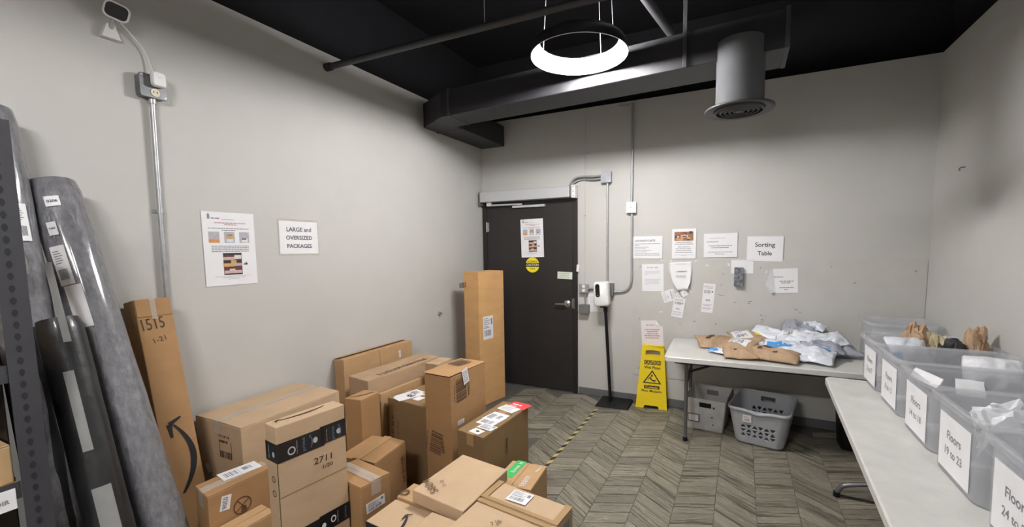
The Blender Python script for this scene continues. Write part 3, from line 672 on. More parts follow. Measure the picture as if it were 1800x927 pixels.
for i, y in enumerate((.66, .48, .41, .22, .14)): lines(b, f, w*(.02 if i == 0 else .25), w*.85, h*y, h*.03, 170+i, i > 0, (.5, .9, .65, .9, .3)[i])
obj('printed_text', b, M_INKG, t)
b = new(); b.faces.new([b.verts.new(p) for p in (f.P(-w*.08, h*.0, 0.03), f.P(-w*.28, h*.35, 0.035), f.P(-w*.06, h*.95, 0.012), f.P(w*.04, h*.98, 0.001), f.P(w*.12, h*.02, 0.001))]); o = obj('folded_edge', b, M_PAPER, t); md = o.modifiers.new('thick', 'SOLIDIFY'); md.thickness = 0.0007
A = hit(BP, 1290, 503); B_ = hit(BP, 1309.5, 470)
t = thing('speckled_box', 'small black speckled box stuck on the back wall under a blank note', 'box', (A.x, -0.0065, A.z))
b = new(); box(b, A.x, -0.050, A.z, B_.x-0.012, -0.030, B_.z, bev=0.002); obj('front', b, M_SPECK, t, label='black front with pale speckles')
b = new(); box(b, A.x+0.002, -0.0298, A.z+0.002, B_.x-0.010, -0.0062, B_.z-0.002, bev=0.002); obj('back_tray', b, M_CLEAR, t, label='clear plastic back tray')

# ------------------------------------------------------------------ door operator and electrics
t = thing('door_operator', 'silver automatic door operator housing above the black door', 'door opener', (0.6, -0.02, 2.12))
b = new(); box(b, 0.045, -0.125, 2.072, 1.108, -0.023, 2.182, bev=0.004); obj('housing', b, M_ALU, t)
b = new(); box(b, 1.109, -0.120, 2.075, 1.124, -0.023, 2.180, bev=0.002); obj('end_cap', b, M_GREYBOX, t)
b = new(); box(b, 1.1245, -0.10, 2.065, 1.165, -0.023, 2.195, bev=0.002); br = obj('end_bracket', b, M_WPLAST, t, label='white end bracket with screws')
for z in (2.085, 2.13, 2.175):
    b = new(); tube(b, [(1.145, -0.099, z), (1.145, -0.104, z)], 0.005, 10); obj('screw', b, M_GREYBOX, br)
b = new(); box(b, 0.026, -0.115, 2.04, 0.043, -0.023, 2.19, bev=0.002); obj('hinge_side_cap', b, M_GREYBOX, t)
b = new(); box(b, 0.105, -0.085, 2.030, 0.165, -0.045, 2.0715, bev=0.003); obj('spindle_block', b, M_WPLAST, t)
b = new(); tube(b, [(0.13, -0.072, 2.038), (0.54, -0.056, 2.035)], 0.010, 8); obj('arm', b, M_ALU, t)
b = new(); box(b, 0.41, -0.046, 2.000, 0.80, -0.017, 2.024, bev=0.002); obj('slide_track', b, M_ALU, t)
def wbox(name, label, A, B, depth, m, cover=None, group=None, cat='electrical box', screws=True):
    a, c = hit(PY(-depth), *A), hit(PY(-depth), *B); x0, x1, z0, z1 = a.x, c.x, c.z, a.z
    t = thing(name, label, cat, ((x0+x1)/2, -0.001, z0)); b = new(); box(b, x0, -depth, z0, x1, 0.0, z1, bev=0.004); obj('box', b, m, t)
    b = new(); box(b, x0-0.003, -depth-0.004, z0-0.003, x1+0.003, -depth+0.0005, z1+0.003, bev=0.002); obj('cover', b, cover or m, t)
    if screws:
        for sx, sz in ((x0+.012, z1-.012), (x1-.012, z0+.012)):
            b = new(); tube(b, [(sx, -depth-0.004, sz), (sx, -depth-0.006, sz)], 0.004, 8); obj('screw', b, M_STEEL, t)
    return t, x0, x1, z0, z1
t, jx0, jx1, jz0, jz1 = wbox('junction_box', 'square galvanised junction box above the long conduit right of the door', (1056.5, 302), (1073.5, 320), 0.05, mat('mid_galvanised_steel', (0.33, 0.345, 0.37), 0.5, 0.5, var=0.14, scale=25))
for i, dz in enumerate((0.028, 0.0)):
    b = new(); tube(b, smooth_path([(jx0-0.001, -0.028, jz0+0.045+dz), (1.33, -0.030, jz0+0.04+dz*1.1), (1.22, -0.035+0.022*i, jz0+0.05+dz), (1.14+0.01*i, -0.052+0.028*i, jz0+0.035+dz), (1.093+0.005*i, -0.062+0.024*i, 2.20), (1.083+0.006*i, -0.062+0.024*i, 2.1825)], 7), 0.0095, 10)
    tag(obj('flexible_conduit', b, M_FLEX, None, True, loc=(1.25, -0.03, 2.25)), ('upper' if i == 0 else 'lower')+' grey flexible conduit from junction box to door operator', 'conduit', 'flexible conduits above the door')
xc = hit(PY(-0.03), 1067, 400).x
t = thing('wall_conduit', 'thin steel conduit dropping from the junction box to behind the sanitiser', 'conduit', (xc, -0.02, 1.1))
b = new(); tube(b, [(xc, -0.02, jz0-0.002), (xc+0.004, -0.02, 1.18)], 0.0105, 12); obj('tube', b, M_GALV, t, True)
b = new(); tube(b, [(xc, -0.02, jz0-0.003), (xc, -0.02, jz0-0.028)], 0.0145, 12); obj('connector', b, M_GALV, t, True)
t, sx0, sx1, sz0, sz1 = wbox('switch_box', 'white square switch box on the tall conduit right of the door', (1101.5, 356), (1117.5, 373.5), 0.045, M_GALV, M_WPLAST)
b = new(); box(b, (sx0+sx1)/2-0.012, -0.0525, (sz0+sz1)/2-0.004, (sx0+sx1)/2+0.012, -0.049, (sz0+sz1)/2+0.004); obj('toggle', b, M_INKL, t)
x2 = 1.722
t = thing('wall_conduit', 'tall steel conduit from the ceiling down to the white switch box', 'conduit', (x2, -0.02, sz1))
b = new(); tube(b, [(x2, -0.02, 2.93), (x2, -0.02, sz1+0.004)], 0.0115, 12); obj('tube', b, M_GALV, t, True)
b = new(); tube(b, [(x2, -0.02, 2.20), (x2, -0.02, 2.24)], 0.0145, 12); obj('coupling', b, M_GALV, t, True)
t = thing('wall_conduit', 'bent steel conduit curving from the white switch box to the sanitiser outlet', 'conduit', (x2, -0.02, 1.15))
zc = hit(PY(-0.02), 1095, 513.5).z; qxr = hit(PY(-0.05), 1077.5, 520).x
b = new(); tube(b, smooth_path([(x2+0.002, -0.02, sz0-0.004), (x2+0.004, -0.02, 1.6), (x2+0.005, -0.02, zc+0.16), (x2-0.008, -0.02, zc+0.07), (x2-0.05, -0.02, zc+0.018), (x2-0.11, -0.02, zc), (qxr+0.02, -0.02, zc)], 8), 0.0115, 12); obj('tube', b, M_GALV, t, True)
b = new(); tube(b, [(qxr+0.005, -0.02, zc), (qxr+0.028, -0.02, zc)], 0.015, 12); obj('connector', b, M_GALV, t, True)
t, qx0, qx1, qz0, qz1 = wbox('outlet_box', 'grey outlet box half hidden behind the white sanitiser dispenser', (1056, 498), (1077.5, 520), 0.05, M_GREYBOX)
t, ox0, ox1, oz0, oz1 = wbox('outlet_box', 'galvanised duplex outlet box beside the door frame with white sockets', (1018.5, 499.5), (1033.5, 515), 0.045, M_GALV)
for dz in (-0.022, 0.022):
    b = new(); M = Matrix.Translation(((ox0+ox1)/2, -0.048, (oz0+oz1)/2+dz)) @ Matrix.Rotation(PI/2, 4, 'X'); loft(b, [rrect(0.036, 0.032, 0.013, 0), rrect(0.034, 0.030, 0.012, 0.003)], M); obj('socket', b, M_WPLAST, t, label='white socket face')
zc2 = (oz0+oz1)/2
t = thing('conduit_nipple', 'short steel conduit nipple between the two low outlet boxes', 'conduit', ((ox1+qx0)/2, -0.02, zc2)); b = new(); tube(b, [(ox1+0.001, -0.022, zc2), (qx0-0.001, -0.022, zc2)], 0.0105, 12); obj('tube', b, M_GALV, t, True)
b = new(); tube(b, [(ox1+0.001, -0.022, zc2), (ox1+0.022, -0.022, zc2)], 0.0145, 12); obj('connector', b, M_GALV, t, True)
t, mx0, mx1, mz0, mz1 = wbox('actuator_box', 'brown grey metal box on the wall by the door strike', (1017.5, 536), (1033.5, 551.5), 0.07, M_GREYBOX, screws=False)
xm = (mx0+mx1)/2+0.005
t = thing('conduit_nipple', 'short steel conduit joining the duplex outlet to the brown grey box below', 'conduit', (xm, -0.02, mz1)); b = new(); tube(b, [(xm, -0.022, oz0-0.004), (xm, -0.022, mz1+0.004)], 0.0095, 12); obj('tube', b, M_GALV, t, True)
t = thing('wall_raceway', 'thin painted raceway running down the wall to the duplex outlet', 'raceway', (1.235, -0.01, oz1))
b = new(); box(b, 1.228, -0.011, oz1+0.004, 1.242, 0.0, 2.93, bev=0.003); obj('channel', b, M_WALL, t)
p = hit(PY(-0.012), 1026, 379.5)
b = new(); box(b, 1.222, -0.0135, p.z-0.006, 1.248, -0.0005, p.z+0.006, bev=0.002); obj('clip', b, M_GALV, t)
t, f = paper('paper_note', 'white sheet half hidden behind the sanitiser dispenser', 'note', BW, (1035, 548), (1066, 548), (1034, 516))
b = new()
for i, y in enumerate((.8, .7, .6, .5)): lines(b, f, f.w*.1, f.w*.6, f.h*y, f.h*.03, 180+i)
obj('printed_text', b, M_INKL, t)
b = new(); tube(b, smooth_path([(1.70, -0.012, 2.925), (1.66, -0.02, 2.915), (1.62, -0.012, 2.92), (1.59, -0.01, 2.928)]), 0.004, 8)
tag(obj('grey_cable', b, M_FLEX, None, True, loc=(1.65, -0.01, 2.92)), 'short loop of grey cable at the top of the back wall', 'cable')
p = hit(PX(W), 1697, 294); t = thing('wall_hook', 'tiny metal hook in the right wall', 'hook', p); b = new(); tube(b, smooth_path([p, p+V((-0.02, 0, 0.0)), p+V((-0.03, 0.0, -0.012)), p+V((-0.024, 0.0, -0.02))]), 0.0035, 8); obj('hook', b, M_GREYBOX, t, True)

# sanitiser stand
t = thing('hand_sanitiser_stand', 'white hand sanitiser dispenser on a black floor stand', 'sanitiser dispenser', (1.60, -0.16, 0))
b = new(); hexa(b, [(1.44, -0.30, 0), (1.765, -0.275, 0), (1.755, -0.012, 0), (1.435, -0.02, 0)], [(1.45, -0.29, 0.022), (1.755, -0.265, 0.022), (1.745, -0.018, 0.022), (1.445, -0.026, 0.022)]); obj('base_plate', b, M_BPLAST, t)
pb = hit(PY(-0.15), 1073, 704); pt = hit(PY(-0.15), 1064.5, 545); pb.z = 0.02
b = new(); tube(b, [pb, pt], 0.0155, 14); obj('pole', b, M_BPLAST, t, True)
hc = V((hit(PY(-0.17), 1057.5, 517).x, -0.17, hit(PY(-0.17), 1057.5, 517).z)); wv = 0.150; hv = 0.243
hu = V((1, 0, 0)); hup = (pt-pb).normalized(); hup.y = 0; hup.normalize(); hr = hup.cross(V((0, 1, 0))).normalized()
if hr.x < 0: hr = -hr
hn = V((0, -1, 0)); rz = Matrix.Rotation(math.radians(6), 3, 'Z'); hr = rz @ hr; hn = rz @ hn
M = Matrix(((hr.x, hup.x, hn.x, hc.x), (hr.y, hup.y, hn.y, hc.y), (hr.z, hup.z, hn.z, hc.z), (0, 0, 0, 1)))
b = new(); loft(b, [rrect(wv*.94, hv*.96, 0.02, -0.055), rrect(wv, hv, 0.024, -0.05), rrect(wv, hv, 0.026, 0.015), rrect(wv*.95, hv*.97, 0.03, 0.035), rrect(wv*.82, hv*.90, 0.03, 0.044)], M); hd = obj('dispenser_body', b, M_WPLAST, t, True)
b = new(); loft(b, [[p+V((-0.030, 0.038, 0)) for p in rrect(0.044, 0.132, 0.021, 0.040)], [p+V((-0.030, 0.038, 0)) for p in rrect(0.042, 0.128, 0.020, 0.0475)]], M); obj('viewing_window', b, M_BGLOSS, hd, label='long black viewing window')
b = new(); loft(b, [[p+V((-0.030, -0.012, 0)) for p in rrect(0.010, 0.006, 0.0025, 0.047)], [p+V((-0.030, -0.012, 0)) for p in rrect(0.009, 0.005, 0.002, 0.049)]], M); obj('sensor', b, M_INKL, hd)
b = new(); loft(b, [rrect(0.055, 0.014, 0.006, -0.045), rrect(0.055, 0.014, 0.006, 0.005)], M @ Matrix.Translation((0.005, -hv/2-0.007, 0))); tube(b, [pt-hup*0.02, pt+hup*0.03], 0.021, 14); obj('bracket', b, M_BPLAST, t, True)

# wet floor sign
t = thing('wet_floor_sign', 'yellow folding wet floor sign standing against the back wall', 'floor sign', (1.953, -0.09, 0))
fo = V((1.953, -0.135, 0.0)); vup = V((0, 0.07, 0.605)).normalized(); f = Fr(fo, (1, 0.06, 0), vup)
HS = 0.607
def sign_panel(b, f, w0=0.148, w1=0.105):
    out = [(-w0, 0), (-w0*.50, 0), (-w0*.42, 0.028), (w0*.42, 0.028), (w0*.50, 0), (w0, 0), (w1*1.03, HS-0.07), (w1*.99, HS-0.012), (w1*.92, HS), (-w1*.92, HS), (-w1*.99, HS-0.012), (-w1*1.03, HS-0.07)]
    hole = [(-0.068, HS-0.095), (0.068, HS-0.095), (0.068, HS-0.050), (0.03, HS-0.044), (-0.03, HS-0.044), (-0.068, HS-0.050)]
    shape2d(b, f, [out, hole], -0.010, 0.0)
b = new(); sign_panel(b, f); obj('front_panel', b, M_YEL, t)
fb = Fr((1.953, -0.012, 0.0), (1, 0.06, 0), V((0, -0.04, 0.605)).normalized()); b = new(); sign_panel(b, fb); obj('back_panel', b, M_YEL, t)
b = new(); box(b, 1.853, -0.068, HS-0.016, 2.053, -0.05, HS+0.004, bev=0.004); obj('hinge_bar', b, M_YEL, t)
b = new(); slab(b, f, -0.078, 0.424, 0.078, 0.464, 0, 0.0009); slab(b, f, -0.072, 0.190, 0.072, 0.222, 0, 0.0009); obj('black_panel', b, M_INK, t)
b = new(); text(b, f, 'CAUTION', 0, 0.444, w=0.145, h=0.028, bold=True); text(b, f, 'Cuidado', 0, 0.206, w=0.120, h=0.022, bold=True); obj('yellow_lettering', b, M_YEL, t)
b = new(); text(b, f, 'Wet Floor', 0, 0.397, w=0.155, h=0.031, bold=True); text(b, f, 'Piso Mojado', 0, 0.166, w=0.190, h=0.028, bold=True); obj('black_lettering', b, M_INK, t)
b = new(); tri = lambda s, y0: [(-0.088*s, y0), (0.088*s, y0), (0, y0+0.130*s)]
shape2d(b, f, [tri(1, 0.242), tri(0.78, 0.2515)], 0, 0.0009)
def limb(x0, y0, x1, y1, w):
    d = V((x1-x0, y1-y0)); n = V((-d.y, d.x)).normalized()*w/2; b.faces.new([b.verts.new(f.P(x, y, 0.001)) for x, y in ((x0-n.x, y0-n.y), (x1-n.x, y1-n.y), (x1+n.x, y1+n.y), (x0+n.x, y0+n.y))])
for q in ((-.024, .300, .006, .270, .011), (.006, .270, .036, .278, .008), (.004, .272, .034, .259, .008), (-.022, .300, .004, .310, .006), (-.022, .298, -.040, .275, .006)): limb(*q)
shape2d(b, f, [[(-0.002+0.0085*math.cos(a*PI/6), 0.320+0.0085*math.sin(a*PI/6)) for a in range(12)]], 0, 0.0009)
obj('warning_symbol', b, M_INK, t)
b = new(); slab(b, f, -0.132, 0.128, 0.130, 0.130, 0, 0.0012); obj('moulded_rib', b, M_YEL, t)

# ------------------------------------------------------------------ floor tape
t = thing('floor_tape', 'black and yellow striped hazard tape line on the floor', 'floor tape', (1.475, -1.1, 0))
n = 0; y = -1.80
while y < -0.42:
    b = new(); x0, x1, L_, sk = 1.462, 1.490, 0.055, 0.03
    hexa(b, [(x0, y, 0), (x1, y+sk, 0), (x1, y+sk+L_, 0), (x0, y+L_, 0)], [(x0, y, 0.0012), (x1, y+sk, 0.0012), (x1, y+sk+L_, 0.0012), (x0, y+L_, 0.0012)])
    obj('tape_stripe', b, M_TAPEY if n % 2 else M_TAPEB, t); n += 1; y += L_

# ------------------------------------------------------------------ tables
ZT = 0.70
def table(label, c, yaw, L_, Wd, far_leg=True):
    M = TR((c[0], c[1], 0), yaw); t = thing('folding_table', label, 'table', (c[0], c[1], 0))
    b = new(); loft(b, [rrect(L_-0.01, Wd-0.01, 0.035, ZT-0.042), rrect(L_, Wd, 0.04, ZT-0.038), rrect(L_, Wd, 0.04, ZT-0.006), rrect(L_-0.012, Wd-0.012, 0.036, ZT)], M); obj('table_top', b, M_TABLE, t, True)
    b = new()
    for s in (-1, 1): q = [M @ V(p) for p in ((-L_/2+.08, s*(Wd/2-.05)-.01, ZT-.06), (L_/2-.08, s*(Wd/2-.05)-.01, ZT-.06), (L_/2-.08, s*(Wd/2-.05)+.01, ZT-.06), (-L_/2+.08, s*(Wd/2-.05)+.01, ZT-.06))]; hexa(b, q, [p+V((0, 0, .018)) for p in q])
    obj('rail', b, M_TLEGD, t)
    return t, M
t, M = table('white folding table under the notices holding heaped mailers', (3.065, -0.405), math.radians(2.0), 1.82, 0.74)
for s in (-1, 1):
    x = s*0.745; yl = 0.27
    for q in (-1, 1):
        xx = x - (0.0 if q < 0 else 0.0)
        b = new(); tube(b, [M @ V((xx, q*yl, ZT-0.055)), M @ V((xx, q*yl, 0.30)), M @ V((xx-0.008*s*0, q*(yl+0.012), 0.018))], 0.0145, 12)
        lg = obj('leg', b, M_TLEG, t, True)
        b = new(); tube(b, [M @ V((xx, q*(yl+0.0118), 0.03)), M @ V((xx, q*(yl+0.0125), 0.0))], 0.0175, 12); obj('foot_cap', b, M_BPLAST, lg)
    b = new(); tube(b, [M @ V((x, -yl, 0.46)), M @ V((x, yl, 0.46))], 0.011, 10); tube(b, [M @ V((x, -yl, 0.62)), M @ V((x, yl, 0.62))], 0.011, 10); obj('cross_bar', b, M_TLEGD, t, True)
    b = new(); tube(b, [M @ V((x, 0, 0.49)), M @ V((x-s*0.38, 0, 0.645))], 0.010, 10); tube(b, [M @ V((x, -yl+.03, 0.49)), M @ V((x, yl-.03, 0.49))], 0.006, 8); obj('brace', b, M_TLEGD, t, True)
t, M = table('white folding table in the foreground under the row of clear bins', (3.545, -1.85), math.radians(87.3), 1.83, 0.74)
for s in (-1, 1):
    x = s*0.70
    b = new(); tube(b, smooth_path([M @ V((x, 0.30, 0.02)), M @ V((x, 0.285, 0.055)), M @ V((x, 0.25, 0.085)), M @ V((x, 0.12, 0.125)), M @ V((x, 0.03, 0.17)), M @ V((x, 0.02, 0.30)), M @ V((x, 0.02, ZT-0.05))], 6), 0.0145, 12); lg = obj('leg', b, M_TLEG, t, True)
    b = new(); tube(b, [M @ V((x, 0.30, 0.03)), M @ V((x, 0.302, 0.0))], 0.0185, 12); obj('foot_cap', b, M_BPLAST, lg)
    b = new(); tube(b, smooth_path([M @ V((x, -0.30, 0.02)), M @ V((x, -0.285, 0.055)), M @ V((x, -0.25, 0.085)), M @ V((x, -0.12, 0.125)), M @ V((x, -0.03, 0.17)), M @ V((x, -0.02, 0.30)), M @ V((x, -0.02, ZT-0.05))], 6), 0.0145, 12); lg = obj('leg', b, M_TLEG, t, True)
    b = new(); tube(b, [M @ V((x, -0.30, 0.03)), M @ V((x, -0.302, 0.0))], 0.0185, 12); obj('foot_cap', b, M_BPLAST, lg)
    b = new(); tube(b, [M @ V((x, 0.30, 0.012)), M @ V((x, -0.30, 0.012))], 0.006, 8); obj('floor_bar', b, M_TLEGD, t, True)
    b = new(); tube(b, [M @ V((x, 0, 0.4)), M @ V((x-s*0.33, 0, ZT-0.055))], 0.010, 10); obj('brace', b, M_TLEGD, t, True)

# ------------------------------------------------------------------ totes
def tote(label, x0, y0, y1, length, txt, group, lab=True, lift=0.0, laby=None):
    w = y1-y0; c = V((x0+length/2, (y0+y1)/2, ZT+lift)); t = thing('storage_bin', label, 'bin', c, group)
    M = Matrix.Translation(c); hh = 0.298; b = new()
    d0, d1 = length*0.90, length; w0, w1 = w*0.86, w*0.965
    R = [rrect(d0, w0, 0.05, 0.0), rrect(d0+0.004, w0+0.004, 0.05, 0.01), rrect(d1-0.045, w1-0.03, 0.055, hh-0.03), rrect(d1-0.008, w1, 0.06, hh-0.026), rrect(d1, w1+0.008, 0.06, hh-0.020), rrect(d1, w1+0.008, 0.06, hh-0.004), rrect(d1-0.01, w1, 0.06, hh), rrect(d1-0.05, w1-0.034, 0.055, hh-0.006), rrect(d1-0.052, w1-0.036, 0.055, hh-0.03), rrect(d0-0.004, w0-0.004, 0.048, 0.012), rrect(d0-0.008, w0-0.008, 0.046, 0.005)]
    R = [[p for p in r] for r in R]; loft(b, R, M); obj('tub', b, M_TOTE, t, True)
    if lab:
        # label lies on the sloping front face
        zb, zt = 0.022, 0.232; s = ((d1-0.045)-(d0+0.004))/2/(hh-0.04)
        fx = lambda z: c.x-((d0+0.004)/2+s*(z-0.01))-0.0015
        yc = laby if laby is not None else c.y
        f = Fr((fx(zb), yc+0.122, c.z+zb), (0, -1, 0), (V((fx(zt)-fx(zb), 0, zt-zb))), 0.244, zt-zb)
        b = new(); slab(b, f, 0, 0, f.w, f.h, 0, 0.001); lo = obj('label_sheet', b, M_PAPER, t, label='white paper label')
        b = new(); text(b, f, 'Floors', f.w*.5, f.h*.66, w=f.w*.46, bold=True); text(b, f, txt, f.w*.5, f.h*.37, w=f.w*(.56 if len(txt) > 7 else .48), bold=True); o_ = obj('printed_text', b, M_INKG, lo); o_['kind'] = 'stuff'
    return t
G = 'clear bins along the foreground table'
tote('clear bin labelled Floors 24 to 28 nearest the viewer', 3.36, -2.755, -2.46, 0.60, '24 to 28', G) if False else None
BX = 3.395
tote('clear bin labelled Floors 24 nearest the viewer', BX-0.015, -2.87, -2.455, 0.575, '24 to 28', G)
tote('clear bin labelled Floors 19 to 23 second from the viewer', BX-0.005, -2.45, -2.035, 0.575, '19 to 23', G)
tote('clear bin labelled Floors 14 to 18 third from the viewer', BX+0.005, -2.03, -1.625, 0.575, '14 to 18', G)
tote('clear bin labelled Floors 8 to 12 fourth from the viewer', BX+0.01, -1.62, -1.21, 0.575, '8 to 12', G)
tote('clear bin labelled Floors 2 to 7 heaped with opened parcels', BX+0.012, -1.205, -0.79, 0.57, '2 to 7', G, laby=-1.03)
tote('empty looking clear bin without a label at the far end of the bins', 3.545, -0.46, -0.05, 0.425, '', G, lab=False)

# ------------------------------------------------------------------ soft parcels
def fbm(p, s): return mnoise.noise(V(p)*s) + 0.5*mnoise.noise(V(p)*s*2.1+V((5, 3, 1)))
def mailer(name, label, cat, c, L_, Wd, yaw, th, m, rx=0.0, ry=0.0, seed=0, wr=0.006, smile_=False, lab=None, blue=None, group=None, wave=0.012, extra=None):
    c = V(c); Mx = Matrix.Translation(c) @ Matrix.Rotation(yaw, 4, 'Z') @ Matrix.Rotation(rx, 4, 'X') @ Matrix.Rotation(ry, 4, 'Y')
    t = thing(name, label, cat, c, group)
    def hgt(u, v, top):
        e = (1-abs(2*u-1)**3.0)*(1-abs(2*v-1)**3.0)
        base = wave*(fbm((u*1.6+seed*3.1, v*1.6, seed), 1.3)) + wr*0.9*(mnoise.ridged_multi_fractal(V((u*3.2+seed, v*3.2, seed*1.7)), 0.9, 2.1, 3, 1.0, 2.0)-1.2)*(0 if wr == 0 else 1)
        return base + (th*0.72*e*(1 if top else -0.38)) + (wr*2.4*fbm((u*3, v*3, seed*7.7+(0 if top else 9)), 1.6)*e**0.5)
    def P(u, v, top, off=0): return Mx @ V(((u-0.5)*L_*(1+0.02*math.sin(v*7+seed)), (v-0.5)*Wd*(1+0.02*math.sin(u*6+seed)), hgt(u, v, top)+off))
    n = 22; b = new(); T = [[b.verts.new(P(i/n, j/n, True)) for i in range(n+1)] for j in range(n+1)]
    B_ = [[T[j][i] if i in (0, n) or j in (0, n) else b.verts.new(P(i/n, j/n, False)) for i in range(n+1)] for j in range(n+1)]
    for j in range(n):
        for i in range(n):
            b.faces.new((T[j][i], T[j][i+1], T[j+1][i+1], T[j+1][i]))
            try: b.faces.new((B_[j][i], B_[j+1][i], B_[j+1][i+1], B_[j][i+1]))
            except ValueError: pass
    obj('pouch', b, m, t, 'all')
    def patch(nm, u0, v0, u1, v1, mm, off=0.0022, k=8):
        b = new(); g = [[b.verts.new(P(u0+(u1-u0)*i/k, v0+(v1-v0)*j/k, True, off)) for i in range(k+1)] for j in range(k+1)]
        for j in range(k):
            for i in range(k): b.faces.new((g[j][i], g[j][i+1], g[j+1][i+1], g[j+1][i]))
        return obj(nm, b, mm, t, 'all')
    if lab:
        u0, v0, u1, v1 = lab; lo = patch('shipping_label', u0, v0, u1, v1, M_LABEL)
        b = new(); k = 9
        for i in range(k):
            a = u0+(u1-u0)*(.15+.6*i/k); bb = a+(u1-u0)*.03*(1+(i*7 % 3)*.5)
            b.faces.new([b.verts.new(P(x, y, True, 0.0034)) for x, y in ((a, v0+(v1-v0)*.2), (bb, v0+(v1-v0)*.2), (bb, v0+(v1-v0)*.5), (a, v0+(v1-v0)*.5))])
        for i in range(4):
            y = v0+(v1-v0)*(.6+.09*i); b.faces.new([b.verts.new(P(x, yy, True, 0.0034)) for x, yy in ((u0+(u1-u0)*.1, y), (u0+(u1-u0)*(.5+.1*i), y), (u0+(u1-u0)*(.5+.1*i), y+(v1-v0)*.03), (u0+(u1-u0)*.1, y+(v1-v0)*.03))])
        obj('barcode', b, M_INKG, lo)
    for q in (blue or []): patch('blue_print', *q, M_POLYB, 0.0024)
    for q in (extra or []): patch(q[0], *q[1:5], q[5], 0.0028)
    if smile_:
        b = new(); N = 12; up, lo = [], []
        for i in range(N+1):
            s = i/N; u = .22+.5*s; v = .52+.13*math.sin(PI*s*.9); w = .045*(0.3+math.sin(PI*min(1, s+.15)))
            up.append(b.verts.new(P(u, v+w, True, 0.006))); lo.append(b.verts.new(P(u, v-w, True, 0.006)))
        for i in range(N): b.faces.new((lo[i], lo[i+1], up[i+1], up[i]))
        for (a1, b1, a2, b2) in ((.20, .47, .30, .44), (.20, .47, .23, .60)):
            b.faces.new([b.verts.new(P(x, y, True, 0.006)) for x, y in ((a1, b1-.03), (a2, b2-.03), (a2, b2+.03), (a1, b1+.03))])
        obj('printed_arrow', b, M_INKB, t)
    return t
GB, GW = 'brown paper mailers heaped on the table', 'white plastic mailers heaped on the table'
R = math.radians
mailer('paper_mailer', 'brown mailer with printed arrow at the left end of the heap', 'mailer', (2.535, -0.27, 0.740), 0.34, 0.25, R(16), 0.05, M_KRAFT, rx=R(13), seed=1, smile_=True, group=GB)
mailer('plastic_mailer', 'small white mailer with blue end low at the left of the heap', 'mailer', (2.580, -0.555, 0.717), 0.20, 0.12, R(-28), 0.025, M_POLYW, seed=2, blue=[(.02, .05, .34, .95)], group=GW)
mailer('paper_mailer', 'brown mailer with white label in the middle left of the heap', 'mailer', (2.685, -0.46, 0.752), 0.25, 0.26, R(-26), 0.055, M_KRAFT, rx=R(15), seed=3, lab=(.22, .42, .84, .88), group=GB)
mailer('paper_mailer', 'brown mailer lying near the table front left of the arrow mailer', 'mailer', (2.715, -0.635, 0.738), 0.25, 0.17, R(6), 0.06, M_KRAFT, rx=R(12), seed=4, group=GB, extra=[('postmark', .30, .35, .38, .45, M_INKB)])
mailer('paper_mailer', 'brown mailer with yellow sticker and white label behind the middle of the heap', 'mailer', (2.80, -0.20, 0.768), 0.34, 0.24, R(28), 0.05, M_KRAFT, rx=R(20), seed=5, lab=(.06, .42, .50, .95), group=GB, extra=[('yellow_sticker', .60, .55, .72, .70, M_YELS)])
mailer('paper_mailer', 'brown mailer with printed arrow at the table front', 'mailer', (2.935, -0.610, 0.742), 0.35, 0.19, R(-14), 0.07, M_KRAFT, rx=R(15), seed=6, smile_=True, group=GB, extra=[('postmark', .52, .28, .60, .40, M_INKB)])
mailer('plastic_mailer', 'white mailer with blue stripe and dark corner in the middle of the heap', 'mailer', (2.90, -0.36, 0.742), 0.26, 0.20, R(35), 0.04, M_POLYW, rx=R(8), seed=7, blue=[(.55, .3, .75, .95)], group=GW, extra=[('dark_print', .78, .3, .92, .6, M_INK)])
mailer('plastic_mailer', 'white mailer with long blue band across the centre of the heap', 'mailer', (3.03, -0.40, 0.760), 0.32, 0.22, R(-12), 0.05, M_POLYW, rx=R(14), seed=8, wr=0.009, blue=[(.10, .20, .72, .55)], group=GW)
mailer('plastic_mailer', 'long white mailer slanting up at the back of the heap', 'mailer', (2.985, -0.15, 0.805), 0.40, 0.15, R(-30), 0.05, M_POLYW, rx=R(26), ry=R(10), seed=9, wr=0.010, group=GW)
mailer('plastic_mailer', 'grey crumpled mailer on top of the heap at the back', 'mailer', (3.16, -0.13, 0.872), 0.27, 0.20, R(-14), 0.06, M_POLYG, rx=R(22), ry=R(5), seed=10, wr=0.016, group='grey plastic mailers heaped on the table')
mailer('plastic_mailer', 'white mailer with printed label under the top grey mailer', 'mailer', (3.13, -0.25, 0.822), 0.30, 0.20, R(-22), 0.055, M_POLYW, rx=R(24), seed=11, wr=0.011, lab=(.1, .3, .5, .75), group=GW)
mailer('plastic_mailer', 'white mailer folded over at the very top of the heap', 'mailer', (3.255, -0.09, 0.890), 0.17, 0.12, R(-24), 0.04, M_POLYW, rx=R(18), ry=R(8), seed=31, wr=0.012, group=GW)
mailer('plastic_mailer', 'white mailer with one corner sticking up at the right of the heap', 'mailer', (3.28, -0.30, 0.815), 0.34, 0.18, R(20), 0.06, M_POLYW, rx=R(20), ry=R(-12), seed=12, wr=0.012, group=GW)
mailer('plastic_mailer', 'greyish mailer with a dark fold below the raised white corner', 'mailer', (3.27, -0.42, 0.785), 0.26, 0.16, R(6), 0.055, M_POLYG, rx=R(16), seed=32, wr=0.012, group='grey plastic mailers heaped on the table')
mailer('plastic_mailer', 'grey mailer low at the right end of the heap', 'mailer', (3.39, -0.28, 0.748), 0.30, 0.24, R(12), 0.07, M_POLYG, rx=R(8), seed=13, wr=0.012, group='grey plastic mailers heaped on the table')
